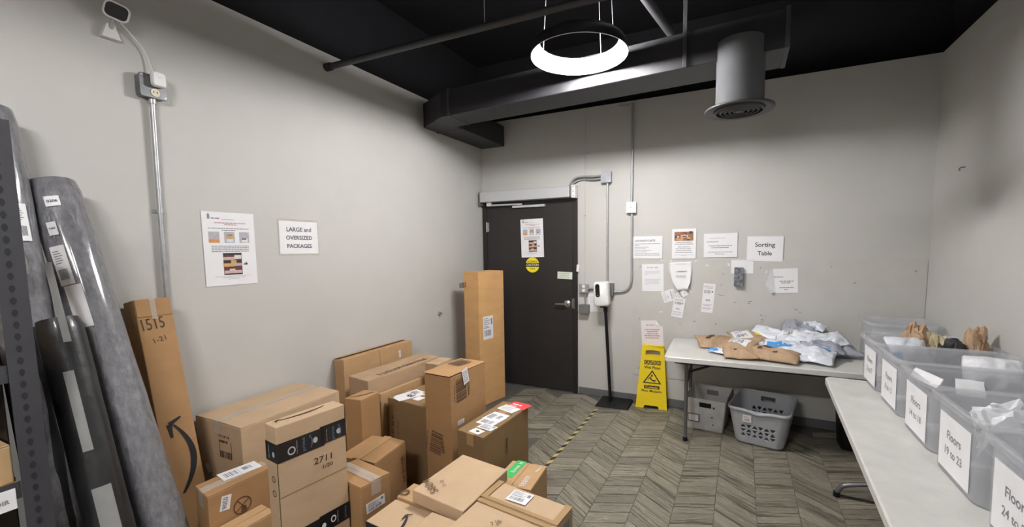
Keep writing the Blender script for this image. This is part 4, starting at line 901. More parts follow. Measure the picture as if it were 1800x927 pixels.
mailer('plastic_mailer', 'white mailer with blue bits at the front right of the heap', 'mailer', (3.17, -0.545, 0.750), 0.33, 0.22, R(-16), 0.07, M_POLYW, rx=R(16), seed=14, wr=0.010, blue=[(.04, .66, .17, .90), (.62, .72, .88, .95)], group=GW)
# bin contents
def lump(name, label, cat, c, sx, sy, sz, m, seed, rough=0.3, group=None):
    """crumpled bag: faceted body pinched to an open, torn top"""
    c = V(c); t = thing(name, label, cat, c, group); b = new(); bmesh.ops.create_icosphere(b, subdivisions=4, radius=1.0); rr = random.Random(seed)
    for v in b.verts:
        p = v.co.copy(); n3 = mnoise.cell_vector(p*2.6+V((seed*3.3, 1, 2)))
        k = 1 + rough*fbm(p+V((seed*3.3, 0, 0)), 1.3); q = p*k + (n3-V((.5, .5, .5)))*0.34 + mnoise.noise_vector(p*3.5+V((seed, 0, 0)))*0.16
        top = max(0, q.z-0.2); q.x *= 1+0.25*top; q.y *= 1-0.25*top; q.z = max(-0.9, q.z)
        v.co = V((q.x*sx, q.y*sy, q.z*sz))+c
    obj('crumpled_body', b, m, t, False); return t
zf = ZT+0.012
lump('paper_bag', 'crumpled brown paper bag standing in the Floors 2 to 7 bin', 'bag', (3.665, -0.93, zf+0.20), 0.06, 0.08, 0.17, M_KRAFT, 1)
mailer('plastic_mailer', 'white mailer with blue corner leaning in the Floors 2 to 7 bin', 'mailer', (3.60, -1.06, zf+0.235), 0.20, 0.18, R(12), 0.05, M_POLYW, rx=R(42), seed=21, blue=[(.03, .05, .25, .3)])
lump('dark_bag', 'shiny dark plastic bag in the Floors 2 to 7 bin', 'bag', (3.80, -1.08, zf+0.185), 0.06, 0.06, 0.12, M_DBAG, 3)
lump('clear_bag', 'yellowish clear plastic bag in the Floors 2 to 7 bin', 'bag', (3.75, -0.97, zf+0.18), 0.05, 0.06, 0.15, M_YBAG, 4)
lump('paper_bag', 'torn brown paper bag against the right wall in the Floors 2 to 7 bin', 'bag', (3.895, -1.06, zf+0.20), 0.045, 0.08, 0.18, M_KRAFT, 5)
mailer('plastic_mailer', 'white bag standing upright in the Floors 8 to 12 bin', 'mailer', (3.85, -1.37, zf+0.20), 0.22, 0.20, R(-14), 0.06, M_WBAG, rx=R(48), seed=22)
mailer('plastic_mailer', 'loose white label lying against the side of the Floors 14 to 18 bin', 'label', (3.465, -1.78, zf+0.255), 0.20, 0.05, R(-78), 0.003, M_LABEL, rx=R(60), seed=23, wr=0, wave=0.002)
mailer('paper_slip', 'small white paper slip inside the Floors 14 to 18 bin', 'paper', (3.655, -1.68, zf+0.20), 0.10, 0.08, R(-8), 0.004, M_PAPER, rx=R(55), seed=24, wr=0, wave=0.003)
lump('tissue_bag', 'crumpled white plastic bag in the Floors 19 to 23 bin', 'bag', (3.60, -2.15, zf+0.155), 0.10, 0.06, 0.12, M_WBAG, 7, 0.3)
mailer('blue_mailer', 'pale blue mailer lying in the nearest bin', 'mailer', (3.70, -2.66, zf+0.06), 0.36, 0.28, R(80), 0.05, mat('pale_blue_poly', (0.35, 0.50, 0.68), 0.4, var=0.05), seed=25)
mailer('plastic_mailer', 'small white mailer at the bottom of the Floors 2 to 7 bin', 'mailer', (3.66, -1.0, zf+0.06), 0.16, 0.16, R(10), 0.04, M_POLYW, seed=26)

# ------------------------------------------------------------------ tub, basket, waste bin under the table
Mt = TR((2.475, -0.255, 0), R(-6)); t = thing('mail_tub', 'grey corrugated plastic mail tub under the table', 'tub', (2.475, -0.255, 0))
b = new(); loft(b, [rrect(0.285, 0.37, 0.012, 0.0, 3), rrect(0.335, 0.43, 0.014, 0.245, 3), rrect(0.335, 0.43, 0.014, 0.275, 3), rrect(0.322, 0.417, 0.010, 0.275, 3), rrect(0.322, 0.417, 0.010, 0.245, 3), rrect(0.275, 0.36, 0.010, 0.006, 3)], Mt); obj('tub', b, M_TUB, t, True)
def tubface(z): return 0.185+0.03*z/0.245
def tubfr(x, z, side=-1):
    v = V((0, -0.03, 0.245)).normalized(); p = V((x, -(tubface(z))-0.001, z)); R3 = Mt.to_3x3(); return Fr(Mt @ p, R3 @ V((1, 0, 0)), R3 @ v)
f = tubfr(-0.04, 0.205); b = new(); slab(b, f, 0, 0, 0.095, 0.042, 0, 0.001); obj('hand_hole', b, M_HOLE, t)
f = tubfr(-0.135, 0.062); b = new(); slab(b, f, 0, 0, 0.10, 0.075, 0, 0.003); lo = obj('label_pocket', b, M_GREYBOX, t); b = new(); slab(b, f, 0.008, 0.010, 0.088, 0.066, 0.003, 0.0038); obj('card', b, M_PAPER, lo)
for (x, z, r) in ((0.075, 0.212, 0.010), (0.06, 0.125, 0.006), (0.068, 0.06, 0.007)):
    f = tubfr(x, z); b = new(); shape2d(b, f, [[(r*math.cos(a*PI/8)*(1.6 if r == .006 else 1), r*math.sin(a*PI/8)) for a in range(16)]], 0, 0.0008); obj('dirt_spot', b, M_SCUFF, t)
R3 = Mt.to_3x3(); f = Fr(Mt @ V((0.05, 0.201, 0.19)), R3 @ V((-1, 0, 0)), R3 @ V((0, 0.03, 0.245)).normalized()); f.n = -f.n if f.n.y > 0 else f.n
b = new(); slab(b, f, 0, 0, 0.10, 0.042, 0.004, 0.005); obj('hand_hole', b, M_GREYBOX, t)
# laundry basket
Mb = TR((2.895, -0.40, 0), R(-11)); t = thing('laundry_basket', 'grey plastic laundry basket with triangular holes under the table', 'basket', (2.895, -0.40, 0))
BW0, BD0, BW1, BD1, BH = 0.335, 0.40, 0.425, 0.52, 0.30
def bring(z):
    k = z/BH; r = rrect(BW0+(BW1-BW0)*k, BD0+(BD1-BD0)*k, 0.06, z, 6); return r
def resample(r, n):
    L_ = [0]; m_ = len(r)
    for i in range(m_): L_.append(L_[-1]+(r[(i+1) % m_]-r[i]).length)
    out = []; j = 0
    for q in range(n):
        s = L_[-1]*q/n
        while L_[j+1] < s: j += 1
        a = (s-L_[j])/(L_[j+1]-L_[j]+1e-9); out.append(r[j].lerp(r[(j+1) % m_], a))
    return out
b = new(); NS, NZ = 380, 66; rows = []
for j in range(NZ+1): rows.append([b.verts.new(p) for p in resample(bring(0.018+(BH-0.018)*j/NZ), NS)])
def in_hole(p):
    k = p.z/BH; hw, hd = (BW0+(BW1-BW0)*k)/2, (BD0+(BD1-BD0)*k)/2
    if abs(p.y) > hd-0.012 and abs(p.x) < hw-0.05: s = p.x; nmax = 0.125; side = 0
    elif abs(p.x) > hw-0.012 and abs(p.y) < hd-0.05: s = p.y; nmax = 0.165; side = 1
    else: return False
    if side == 0 and abs(s) < 0.055 and 0.225 < p.z < 0.262: return p.y > 0 or False
    pitch = 0.041
    for i, zc in enumerate((0.085, 0.122, 0.159)):
        q = round(s/pitch-0.5)+0.5; xc = q*pitch
        if abs(xc) > nmax: continue
        dx, dz = abs(s-xc), p.z-zc; up = (i + int(math.floor(q))) % 2
        dz = dz if up else -dz
        if -0.013 < dz < 0.014 and dx < 0.0165*(0.014-dz)/0.024+0.001 and dx < 0.0155: return True
    return False
for j in range(NZ):
    for i in range(NS):
        a, c_, d, e = rows[j][i], rows[j][(i+1) % NS], rows[j+1][(i+1) % NS], rows[j+1][i]
        if in_hole((a.co+d.co)/2): continue
        b.faces.new((a, c_, d, e))
br_ = [b.verts.new(p) for p in resample(rrect(BW0-0.03, BD0-0.03, 0.05, 0.0, 6), NS)]
for i in range(NS): b.faces.new((br_[i], br_[(i+1) % NS], rows[0][(i+1) % NS], rows[0][i]))
b.faces.new(br_[::-1])
for v in list(b.verts):
    if not v.link_faces: b.verts.remove(v)
for v in b.verts: v.co = Mb @ v.co
o = obj('basket_wall', b, M_BASKET, t, 'all'); md = o.modifiers.new('thick', 'SOLIDIFY'); md.thickness = 0.003; md.offset = 1
b = new(); rim = []
def rimring(e, dz):
    out = []
    for p in resample(rrect(BW1+e, BD1+e, 0.065, BH, 6), 120):
        dip = -0.016*math.exp(-(p.x/0.06)**2) if p.y < -BD1*0.3 else 0
        out.append(V((p.x, p.y, p.z+dz+dip)))
    return out
loft(b, [rimring(0.0, -0.02), rimring(0.016, -0.020), rimring(0.022, -0.008), rimring(0.016, 0.004), rimring(0.0, 0.007), rimring(-0.006, 0.0), rimring(-0.006, -0.02)], Mb, False, False); obj('rim', b, M_BASKET, t, 'all')
vv = V((0, -0.06, 0.30)).normalized(); f = Fr(Mb @ V((-0.105, -0.2475, 0.198)), Mb.to_3x3() @ V((1, 0, 0)), Mb.to_3x3() @ vv)
b = new(); slab(b, f, 0, 0, 0.062, 0.062, 0.003, 0.005); lo = obj('price_tag', b, M_LABEL, t, label='white and pink store tag'); b = new(); bars(b, f, 0.012, 0.012, 0.05, 0.03, 8, z=0.0052); lines(b, f, 0.01, 0.05, 0.045, 0.004, 3, z=0.0052); obj('barcode', b, M_INKR, lo)
# waste bin
Mw = TR((3.53, -0.30, 0), R(4)); t = thing('waste_bin', 'black waste bin in the shadow under the tables', 'bin', (3.53, -0.30, 0))
b = new(); loft(b, [rrect(0.20, 0.18, 0.03, 0), rrect(0.25, 0.24, 0.035, 0.40), rrect(0.268, 0.258, 0.04, 0.405), rrect(0.268, 0.258, 0.04, 0.425), rrect(0.24, 0.23, 0.03, 0.425), rrect(0.19, 0.17, 0.02, 0.01)], Mw); obj('bucket', b, M_BPLAST, t, True)

# ------------------------------------------------------------------ cartons
GC = None
CART = {}
def carton(key, label, q, z0, h, m, seam='y', lift=0.0, tape=None, lab_cat='box', gap=0.004, name='cardboard_box', no_flaps=False, single=None):
    """q: corners near-left, near-right, far-right, far-left"""
    P = [V((x, y, 0)) for x, y in q]; c = sum(P, V((0, 0, 0)))/4; base = V((c.x, c.y, z0))
    t = thing(name, label, lab_cat, base); b = new(); k = new()
    e = 0.0045
    hexa(k, [p+V((0, 0, z0)) for p in P], [p+V((0, 0, h-e)) for p in P]); bevel_into(b, k, 0.004)
    obj('body', b, m, t)
    u, v = P[1]-P[0], P[3]-P[0]
    S = lambda a, c_, z: P[0]+u*a+v*c_+(P[2]-P[1]-P[3]+P[0])*a*c_+V((0, 0, z))
    g = gap/(u.length if seam == 'y' else v.length)
    if single is not None:
        b = new(); k = new(); C4 = [(-.004, -.03), (1.004, -.03), (1.004, .998), (-.004, .998)]; zz = [h-e+0.0004+single, h-e+0.0004+single*0.7, h-e+0.0002, h-e+0.0002]
        hexa(k, [S(x, y, z) for (x, y), z in zip(C4, zz)], [S(x, y, z+e-0.0004) for (x, y), z in zip(C4, zz)]); bevel_into(b, k, 0.0015, 1); obj('flap', b, m, t)
        no_flaps = True
    if not no_flaps:
        for s in (0, 1):
            b = new(); k = new(); l0 = lift if isinstance(lift, (int, float)) else lift[s]
            if seam == 'y': a0, a1 = (0.002, 0.5-g/2) if s == 0 else (0.5+g/2, 0.998); C4 = [(a0, .002), (a1, .002), (a1, .998), (a0, .998)]; inner = a1 if s == 0 else a0; zz = [h-e+0.0002+(l0 if x == inner else 0) for x, y in C4]
            else: a0, a1 = (0.002, 0.5-g/2) if s == 0 else (0.5+g/2, 0.998); C4 = [(.002, a0), (.998, a0), (.998, a1), (.002, a1)]; inner = a1 if s == 0 else a0; zz = [h-e+0.0002+(l0 if y == inner else 0) for x, y in C4]
            hexa(k, [S(x, y, z) for (x, y), z in zip(C4, zz)], [S(x, y, z+e-0.0004) for (x, y), z in zip(C4, zz)]); bevel_into(b, k, 0.0015, 1); obj('flap', b, m, t)
    if tape:
        b = new(); w = 0.026
        L_ = max(lift if isinstance(lift, (int, float)) else max(lift), 0)+h+0.0003
        if seam == 'y': tw = w/u.length; C4 = [(.5-tw, -.001), (.5+tw, -.001), (.5+tw, 1.001), (.5-tw, 1.001)]; ends = ((0, 1, V((0, 0, 0))), (2, 3, V((0, 0, 0))))
        else: tw = w/v.length; C4 = [(-.001, .5-tw), (1.001, .5-tw), (1.001, .5+tw), (-.001, .5+tw)]; ends = ((0, 3, 0), (1, 2, 0))
        pts = [S(x, y, L_) for x, y in C4]; hexa(b, pts, [p+V((0, 0, 0.0006)) for p in pts])
        for i, j, _ in ends:
            a, c_ = pts[i], pts[j]; d = V((0, 0, -0.07)); nrm = (a+c_)/2-V((c.x, c.y, a.z)); nrm.normalize(); nn = nrm*0.0012
            hexa(b, [a+nn*0.3, c_+nn*0.3, c_+d+nn*0.3, a+d+nn*0.3], [a+nn, c_+nn, c_+d+nn, a+d+nn])
        obj('tape', b, tape, t)
    n1 = (P[1]-P[0]).cross(V((0, 0, 1))).normalized(); n2 = (P[2]-P[1]).cross(V((0, 0, 1))).normalized(); top = h+max(0, 0)
    CART[key] = dict(t=t, P=P, T=(V((0, 0, h+0.0006)), V((0, 0, 1))), N=(P[0]+n1*0.0006, n1), X=(P[1]+n2*0.0006, n2), z0=z0, h=h, m=m)
    return t
def C_label(key, face, A, B, C, seed=0, style='ship', name='shipping_label', sub=True, lift=0.0, mm=None):
    d = CART[key]; f = fr_px(d[face], A, B, C); f.o = f.P(0, 0, lift); b = new(); slab(b, f, 0, 0, f.w, f.h, 0, 0.0008); lo = obj(name, b, mm or M_LABEL, d['t']); w, h = f.w, f.h
    if style == 'none': return f, lo
    b = new()
    if style == 'ship':
        bars(b, f, w*.12, h*.14, w*.80, h*.40, 16)
        for i, y in enumerate((.9, .82, .74, .66, .56, .50)): lines(b, f, w*.08, w*(.9 if i % 2 else .6), h*y, h*.03, seed+i)
        slab(b, f, w*.78, h*.62, w*.92, h*.88, .001, .0013)
    elif style == 'two':
        bars(b, f, w*.10, h*.20, w*.42, h*.75, 8); bars(b, f, w*.58, h*.35, w*.82, h*.75, 7); slab(b, f, w*.47, h*.1, w*.475, h*.9, .001, .0013)
    elif style == 'dots':
        for i, y in enumerate((.8, .65, .5, .35, .2)): lines(b, f, w*.1, w*.9, h*y, h*.05, seed+i)
    obj('barcode', b, M_INKG if style != 'ink' else M_INK, lo); return f, lo
def C_text(key, face, A, B, s, hgt, m=M_INK, name='printed_text', bold=True, z=0.001, up=None):
    """text whose baseline runs from pixel A to pixel B on a face"""
    d = CART[key]; a, e = hit(d[face], *A), hit(d[face], *B); u = (e-a); w = u.length; u.normalize(); n = d[face][1]; v = n.cross(u)
    f = Fr(a, u, v); b = new(); text(b, f, s, w/2, hgt/2, w=w, h=hgt, bold=bold, z=z); return obj(name, b, m, d['t'])
def C_fr(key, face, A, B, C): return fr_px(CART[key][face], A, B, C)
def C_bars(key, face, A, B, C, n=16, m=M_INKB, vert=True, name='printed_barcode', zo=0.0005):
    d = CART[key]; f = fr_px(d[face], A, B, C); b = new()
    bars(b, f, 0, 0, f.w, f.h, n, vert=vert, z=zo); obj(name, b, m, d['t']); return f

carton('L', 'tall narrow cardboard box standing in front of the black door', [(0.235, -0.745), (0.43, -0.78), (0.50, -0.42), (0.305, -0.385)], 0, 1.335, M_CARDY, 'y')
C_label('L', 'X', (850, 598.5), (867, 594), (850, 557.5), 300)
C_bars('L', 'N', (808, 507.5), (821, 505), (808, 498), 8)
carton('G', 'long flat cardboard box with torn top edge leaning by the left wall', [(0.012, -2.095), (0.125, -2.105), (0.125, -1.385), (0.012, -1.385)], 0, 0.77, M_CARD, 'y', lift=(0.010, 0.0), gap=0.02)
C_label('G', 'X', (701.5, 628.5), (705, 627), (698.5, 618), 310, 'dots'); 
b = new(); f = Fr((0.1258, -1.76, 0.0), (0, 1, 0), (0, 0, 1)); slab(b, f, -0.0015, 0.02, 0.0015, 0.765, 0, 0.0008); obj('crease', b, M_CARDK, CART['G']['t'])
carton('H', 'long cardboard box with upside-down lettering along its open top', [(0.228, -2.155), (0.448, -2.19), (0.470, -1.46), (0.250, -1.425)], 0, 0.68, M_CARDD, 'y', gap=0.007)
C_text('H', 'T', (744, 630), (660, 659), 'STYLE FIRED NOT EXT-2', 0.05, M_INKB)
C_text('H', 'T', (700, 633), (640, 651), 'THIS SIDE TO OPEN', 0.022, M_BTAPE, bold=False)
carton('S2', 'small brown box peeking out behind the barcode box', [(0.55, -1.725), (0.665, -1.725), (0.655, -1.53), (0.54, -1.53)], 0, 0.70, M_CARDD, 'x')
carton('I', 'thin upright cardboard box behind the box marked 3', [(0.474, -2.128), (0.500, -2.132), (0.515, -1.665), (0.489, -1.66)], 0, 0.58, M_CARD, 'y', no_flaps=False, gap=0.002)
carton('J', 'olive brown box with white labels and a hand-drawn 3', [(0.525, -2.095), (0.905, -2.14), (0.940, -1.80), (0.575, -1.76)], 0, 0.55, M_CARDK, 'x', tape=M_BTAPE)
f, lo = C_label('J', 'T', (702, 706), (747, 694), (692, 699), 320, 'none')
f, lo = C_label('J', 'T', (706, 703), (747, 690), (703, 694), 321, 'none', lift=0.0008)
b = new(); bars(b, f, f.w*.62, f.h*.2, f.w*.9, f.h*.8, 9); lines(b, f, f.w*.4, f.w*.6, f.h*.6, f.h*.06, 9); lines(b, f, f.w*.4, f.w*.6, f.h*.4, f.h*.06, 10); obj('barcode', b, M_INKG, lo)
C_text('J', 'T', (710, 691), (715, 703), '3', 0.075, M_INK, 'handwritten_number', z=0.0028) if False else C_text('J', 'T', (722, 693), (713, 697.5), '3', 0.05, M_INK, 'handwritten_number', z=0.0028)
C_label('J', 'T', (735, 705), (748, 700), (732, 699), 323, 'none', lift=0.0002)
C_text('J', 'N', (693, 775), (693, 731), 'U D Q P', 0.022, M_INK); C_text('J', 'N', (701, 780), (701, 740), 'MADE HERE', 0.012, M_INKB, bold=False)
carton('K', 'tall orange brown box with large printed barcodes and raised flap', [(0.965, -2.225), (1.165, -2.232), (1.162, -1.842), (0.960, -1.838)], 0, 0.81, M_CARDO, 'y', single=0.010)
C_bars('K', 'N', (755, 792), (774.5, 802), (758.5, 755), 15, vert=False)
C_text('K', 'N', (782, 798), (780, 776), '00800', 0.022, M_INKB); C_text('K', 'N', (751.5, 788), (753.5, 757), '1180 00 10', 0.010, M_INKB, bold=False)
C_bars('K', 'X', (803, 709), (820.5, 698), (803.5, 668), 14, vert=False)
C_text('K', 'X', (826, 694), (825, 672), 'WPB22', 0.022, M_INKB); C_text('K', 'X', (800, 706), (800, 678), '58 3801', 0.012, M_INKB, bold=False)
C_bars('K', 'T', (787, 641), (818, 633), (801, 644), 14) if False else C_bars('K', 'T', (786, 641.5), (806, 646), (803, 632), 14, vert=False, zo=0.0095)
f, lo = C_label('K', 'X', (815, 677.5), (824, 669), (806, 657), 330, 'dots', lift=0.004)
C_label('K', 'X', (805.5, 749), (816, 743), (805.5, 741), 331, 'dots')
carton('M', 'brown box with MADE IN CHINA print and a row of labels on top', [(1.212, -2.238), (1.412, -2.272), (1.430, -1.740), (1.222, -1.712)], 0, 0.50, M_CARDK, 'y', tape=M_BTAPE)
C_text('M', 'X', (892.5, 797), (892.5, 768), 'CHINA', 0.028, M_INK)
b = new(); f = C_fr('M', 'T', (920, 720), (887, 707), (926, 714)); f.o = f.P(0, 0, 0.0012)
f, lo = C_label('M', 'T', (896, 708.5), (919, 719), (902, 705), 340, 'none', 'red_sticker', mm=M_RED, lift=0.0008) if False else C_label('M', 'T', (890, 714), (920, 722), (897, 704), 340, 'none', 'red_sticker', mm=M_RED, lift=0.0008)
b = new(); lines(b, f, f.w*.1, f.w*.8, f.h*.55, f.h*.14, 3, z=0.001); lines(b, f, f.w*.1, f.w*.7, f.h*.25, f.h*.10, 4, z=0.001); obj('white_print', b, M_WINK, lo)
C_label('M', 'T', (873.5, 718.5), (899, 727.5), (883, 709.5), 341, 'dots', lift=0.0016)
C_label('M', 'T', (836, 743), (864, 751), (857, 726), 342, 'ship', lift=0.0008)
C_label('M', 'T', (847, 736), (874, 744), (868, 724), 343, 'two', lift=0.0016)
C_label('M', 'T', (838, 751.5), (862, 759.5), (848, 744), 345, 'ship', lift=0.0024)
f, lo = C_label('M', 'T', (824, 758.5), (840, 765), (833, 751.5), 344, 'none', lift=0.0008)
b = new(); shape2d(b, f, [[(f.w*.55+f.w*.16*math.cos(a*PI/6), f.h*.55+f.w*.12*math.sin(a*PI/6)) for a in range(12)]], .001, .0014); obj('black_blot', b, M_INK, lo)
C_text('M', 'T', (876, 745), (902, 729), 'HANDLE CARE', 0.016, M_INKB)
carton('F', 'narrow upright box with a printed arrow on top', [(0.560, -2.478), (0.680, -2.462), (0.668, -2.302), (0.548, -2.312)], 0, 0.68, M_CARDO, 'y', no_flaps=True)
f = Fr((0, 0, 0.6762), (0, 1, 0), (-1, 0, 0)); b = new(); smile(b, f, -2.455, -0.575, -2.335, -0.64, 0.012, 0.008); obj('printed_arrow', b, M_INKB, CART['F']['t'])
carton('B', 'big wide taped box against the left wall', [(0.040, -3.010), (0.450, -3.010), (0.425, -2.400), (0.020, -2.400)], 0, 0.68, M_CARDL, 'x', tape=None, lift=(0.004, 0.004)) if False else carton('B', 'big wide taped box against the left wall', [(0.040, -3.010), (0.450, -3.010), (0.425, -2.400), (0.020, -2.400)], 0, 0.68, M_CARDL, 'y', tape=M_CLEAR, lift=(0.004, 0.004), gap=0.006)
f = C_fr('B', 'N', (387.5, 803), (408.5, 810), (386, 764)); b = new(); bars(b, f, 0, 0, f.w, f.h*.30, 12, vert=True, z=0.0005); bars(b, f, 0, f.h*.9, f.w*.9, f.h, 9, z=0.0005); lines(b, f, 0, f.w*.8, f.h*.72, f.h*.10, 5, z=0.0005); slab(b, f, 0, 0, f.w*.03, f.h*.75, .0005, .0009); slab(b, f, f.w*.97, 0, f.w, f.h*.75, .0005, .0009); obj('printed_barcode', b, M_INKB, CART['B']['t'])
C_label('B', 'N', (366.5, 832), (372, 829), (366.5, 813), 350, 'none')
C_text('B', 'T', (512, 699), (496, 704), '707', 0.03, M_BTAPE, 'faint_writing', bold=False)
carton('C', 'brown box with 0206 label and a crossed circle mark', [(0.532, -3.262), (0.680, -3.290), (0.683, -3.020), (0.536, -2.990)], 0, 0.53, M_CARDO, 'y', tape=M_CLEAR)
C_label('C', 'T', (394, 846.5), (461, 820.5), (384.5, 834.5), 360, 'two', lift=0.0012)
f, lo = C_label('C', 'X', (405.5, 873), (402, 900.5), (388, 876), 361, 'none') if False else C_label('C', 'X', (389.7, 873.8), (386, 900.8), (406.7, 870.7), 361, 'none')
b = new(); text(b, f, '0206', f.w*.5, f.h*.42, w=f.w*.8, bold=True); obj('printed_number', b, M_INKG, lo)
f = C_fr('C', 'X', (408, 909), (441, 897), (408, 880)); b = new(); cx_, cy_, r_ = f.w*.5, f.h*.5, f.w*.48
shape2d(b, f, [[(cx_+r_*math.cos(a*PI/16), cy_+r_*math.sin(a*PI/16)) for a in range(32)], [(cx_+r_*.88*math.cos(a*PI/16), cy_+r_*.88*math.sin(a*PI/16)) for a in range(32)]], .0005, .0009)
for s in (1, -1):
    g = f.sub(cx_, cy_, 1, 1, s*PI/4); slab(b, g, -r_*.9, -r_*.05, r_*.9, r_*.05, .0005, .0009)
slab(b, f, cx_-r_*.1, cy_-r_*.8, cx_+r_*.45, cy_-r_*.1, .0005, .0009); obj('crossed_circle_mark', b, M_INKB, CART['C']['t'])
carton('E', 'low plain cardboard box partly seen at the bottom edge before the 0206 box', [(0.690, -3.31), (0.800, -3.32), (0.800, -3.085), (0.690, -3.075)], 0, 0.38, M_CARD, 'y')
carton('D', 'tall slim box wrapped with black printed tape and marked 2711', [(0.974, -3.209), (1.062, -3.221), (1.098, -2.926), (1.010, -2.914)], 0, 0.88, M_CARDL, 'y', no_flaps=True)
t = CART['D']['t']; P = CART['D']['P']
def tape_band(key, zA, zB, m=M_BLKTAPE, name='black_tape', faces='NX', x0=0, x1=1, split=None):
    d = CART[key]; P = d['P']; b = new(); n1, n2 = d['N'][1], d['X'][1]
    if 'N' in faces:
        a, c_ = P[0]+n1*0.0008, P[1]+n1*0.0008; hexa(b, [a+V((0, 0, zA)), c_+V((0, 0, zA)), c_+V((0, 0, zB)), a+V((0, 0, zB))], [p+n1*0.0006 for p in (a+V((0, 0, zA)), c_+V((0, 0, zA)), c_+V((0, 0, zB)), a+V((0, 0, zB)))])
    if 'X' in faces:
        for (s0, s1, dz) in (split or ((x0, x1, 0),)):
            a, c_ = P[1].lerp(P[2], s0)+n2*0.0008, P[1].lerp(P[2], s1)+n2*0.0008; q = [a+V((0, 0, zA+dz)), c_+V((0, 0, zA+dz)), c_+V((0, 0, zB+dz)), a+V((0, 0, zB+dz))]; hexa(b, q, [p+n2*0.0006 for p in q])
    return obj(name, b, m, d['t'])
zt0, zt1 = hit(CART['D']['X'], 488, 817).z, hit(CART['D']['X'], 485.5, 783).z
tp = tape_band('D', zt0, zt1, split=((0, 0.66, 0), (0.6, 1.0, 0.006)))
f = Fr(P[1]+CART['D']['X'][1]*0.0016+V((0, 0, zt0)), P[2]-P[1], (0, 0, 1)); L_ = (P[2]-P[1]).length; hh = zt1-zt0
b = new()
def vtext(b, f, s, x, y, w, h, m=0):
    g = Fr(f.P(x, y, 0), f.v, -f.u); text(b, g, s, 0, 0, w=w, h=h, z=0.001)
b.free()
for x in (.36, .80):
    b = new(); vtext(b, f, 'prime', L_*x, hh*.5, hh*.72, hh*.22); smile(b, Fr(f.P(L_*x+hh*.33, hh*.5), f.v, -f.u), -hh*.33, 0, hh*.33, 0, hh*.1, hh*.05, flip=1); obj('blue_lettering', b, M_BINK, tp)
b = new()
for x in (.185, .62, .94): vtext(b, f, 'free delivery', L_*x+hh*.28, hh*.5, hh*.7, hh*.07)
for x in (.56, .92): shape2d(b, f, [[(L_*x-hh*.14+hh*.13*math.cos(a*PI/6), hh*.5+hh*.16*math.sin(a*PI/6)) for a in range(12)]], .001, .0013)
shape2d(b, f, [[(L_*.185+hh*.2*math.cos(a*PI/8), hh*.42+hh*.22*math.sin(a*PI/8)) for a in range(16)], [(L_*.185+hh*.14*math.cos(a*PI/8), hh*.42+hh*.15*math.sin(a*PI/8)) for a in range(16)]], .001, .0013)
fn = Fr(P[0]+CART['D']['N'][1]*0.0016+V((0, 0, zt0)), P[1]-P[0], (0, 0, 1)); wn = (P[1]-P[0]).length
shape2d(b, fn, [[(wn*.72+hh*.12*math.cos(a*PI/6), hh*.42+hh*.15*math.sin(a*PI/6)) for a in range(12)]], .001, .0013); vtext(b, fn, 'new shows', wn*.3, hh*.5, hh*.7, hh*.12)
obj('white_lettering', b, M_INKL, tp)
zb1 = hit(CART['D']['X'], 615, 880).z; zb0 = zb1-hh
tp2 = tape_band('D', zb0, zb1, faces='X', split=((0.52, 1.0, 0), (0.18, 0.55, -0.006)))
f = Fr(P[1]+CART['D']['X'][1]*0.0016+V((0, 0, zb0)), P[2]-P[1], (0, 0, 1))
b = new(); vtext(b, f, 'prime', L_*.93, hh*.5, hh*.7, hh*.2); obj('blue_lettering', b, M_BINK, tp2)
b = new(); vtext(b, f, 'free delivery', L_*.80, hh*.5, hh*.7, hh*.07)
shape2d(b, f, [[(L_*.73+hh*.16*math.cos(a*PI/8), hh*.5+hh*.2*math.sin(a*PI/8)) for a in range(16)], [(L_*.73+hh*.10*math.cos(a*PI/8), hh*.5+hh*.13*math.sin(a*PI/8)) for a in range(16)]], .001, .0013)
shape2d(b, f, [[(L_*.58+hh*.12*math.cos(a*PI/6), hh*.4+hh*.15*math.sin(a*PI/6)) for a in range(12)]], .001, .0013); obj('white_lettering', b, M_WINK, tp2)
C_text('D', 'X', (552, 818), (583, 806), '2711', 0.028, M_MARK, 'handwriting', bold=False); C_text('D', 'X', (568, 824), (585, 817), '1/20', 0.016, M_MARK, 'handwriting', bold=False)
f = Fr((0, 0, 0.8762), P[2]-P[1], (P[0]-P[1])); f.o = P[1]+V((0, 0, 0.8762)); b = new(); smile(b, f, L_*.80, 0.06, L_*.12, 0.062, 0.014, 0.010, flip=-1); obj('printed_arrow', b, M_MARK, t)
f = Fr(P[1]+CART['D']['X'][1]*0.0008+V((0, 0, 0)), P[2]-P[1], (0, 0, 1)); zs = hit(CART['D']['X'], 560, 845).z; b = new(); slab(b, f, 0, zs-0.001, L_, zs+0.001, 0, 0.0005); obj('flap_seam', b, M_CARDK, t)
b = new(); slab(b, fn, wn-0.004, -zt0+0.01, wn-0.001, -0.002, -0.001, -0.0005); obj('edge_gap', b, M_HOLE, t)
b = new()
for z in (-0.075, -0.135):
    for r in (0.014,): shape2d(b, fn, [[(wn*.55+r*math.cos(a*PI/8), z+r*math.sin(a*PI/8)) for a in range(16)], [(wn*.55+r*.7*math.cos(a*PI/8), z+r*.7*math.sin(a*PI/8)) for a in range(16)]], -.0008, -.0004)
obj('printed_recycling_mark', b, M_INKB, t)
carton('N', 'brown box with a loose raised top flap and side print', [(0.720, -2.662), (0.962, -2.640), (0.922, -2.362), (0.680, -2.385)], 0, 0.43, M_CARDO, 'y', lift=(0.0, 0.008), tape=M_BTAPE)
C_text('N', 'X', (704, 806), (709, 848), 'MADE IN', 0.022, M_INKB); C_text('N', 'X', (708, 800), (714, 846), 'FURNITURE BOX', 0.012, M_INKB, bold=False)
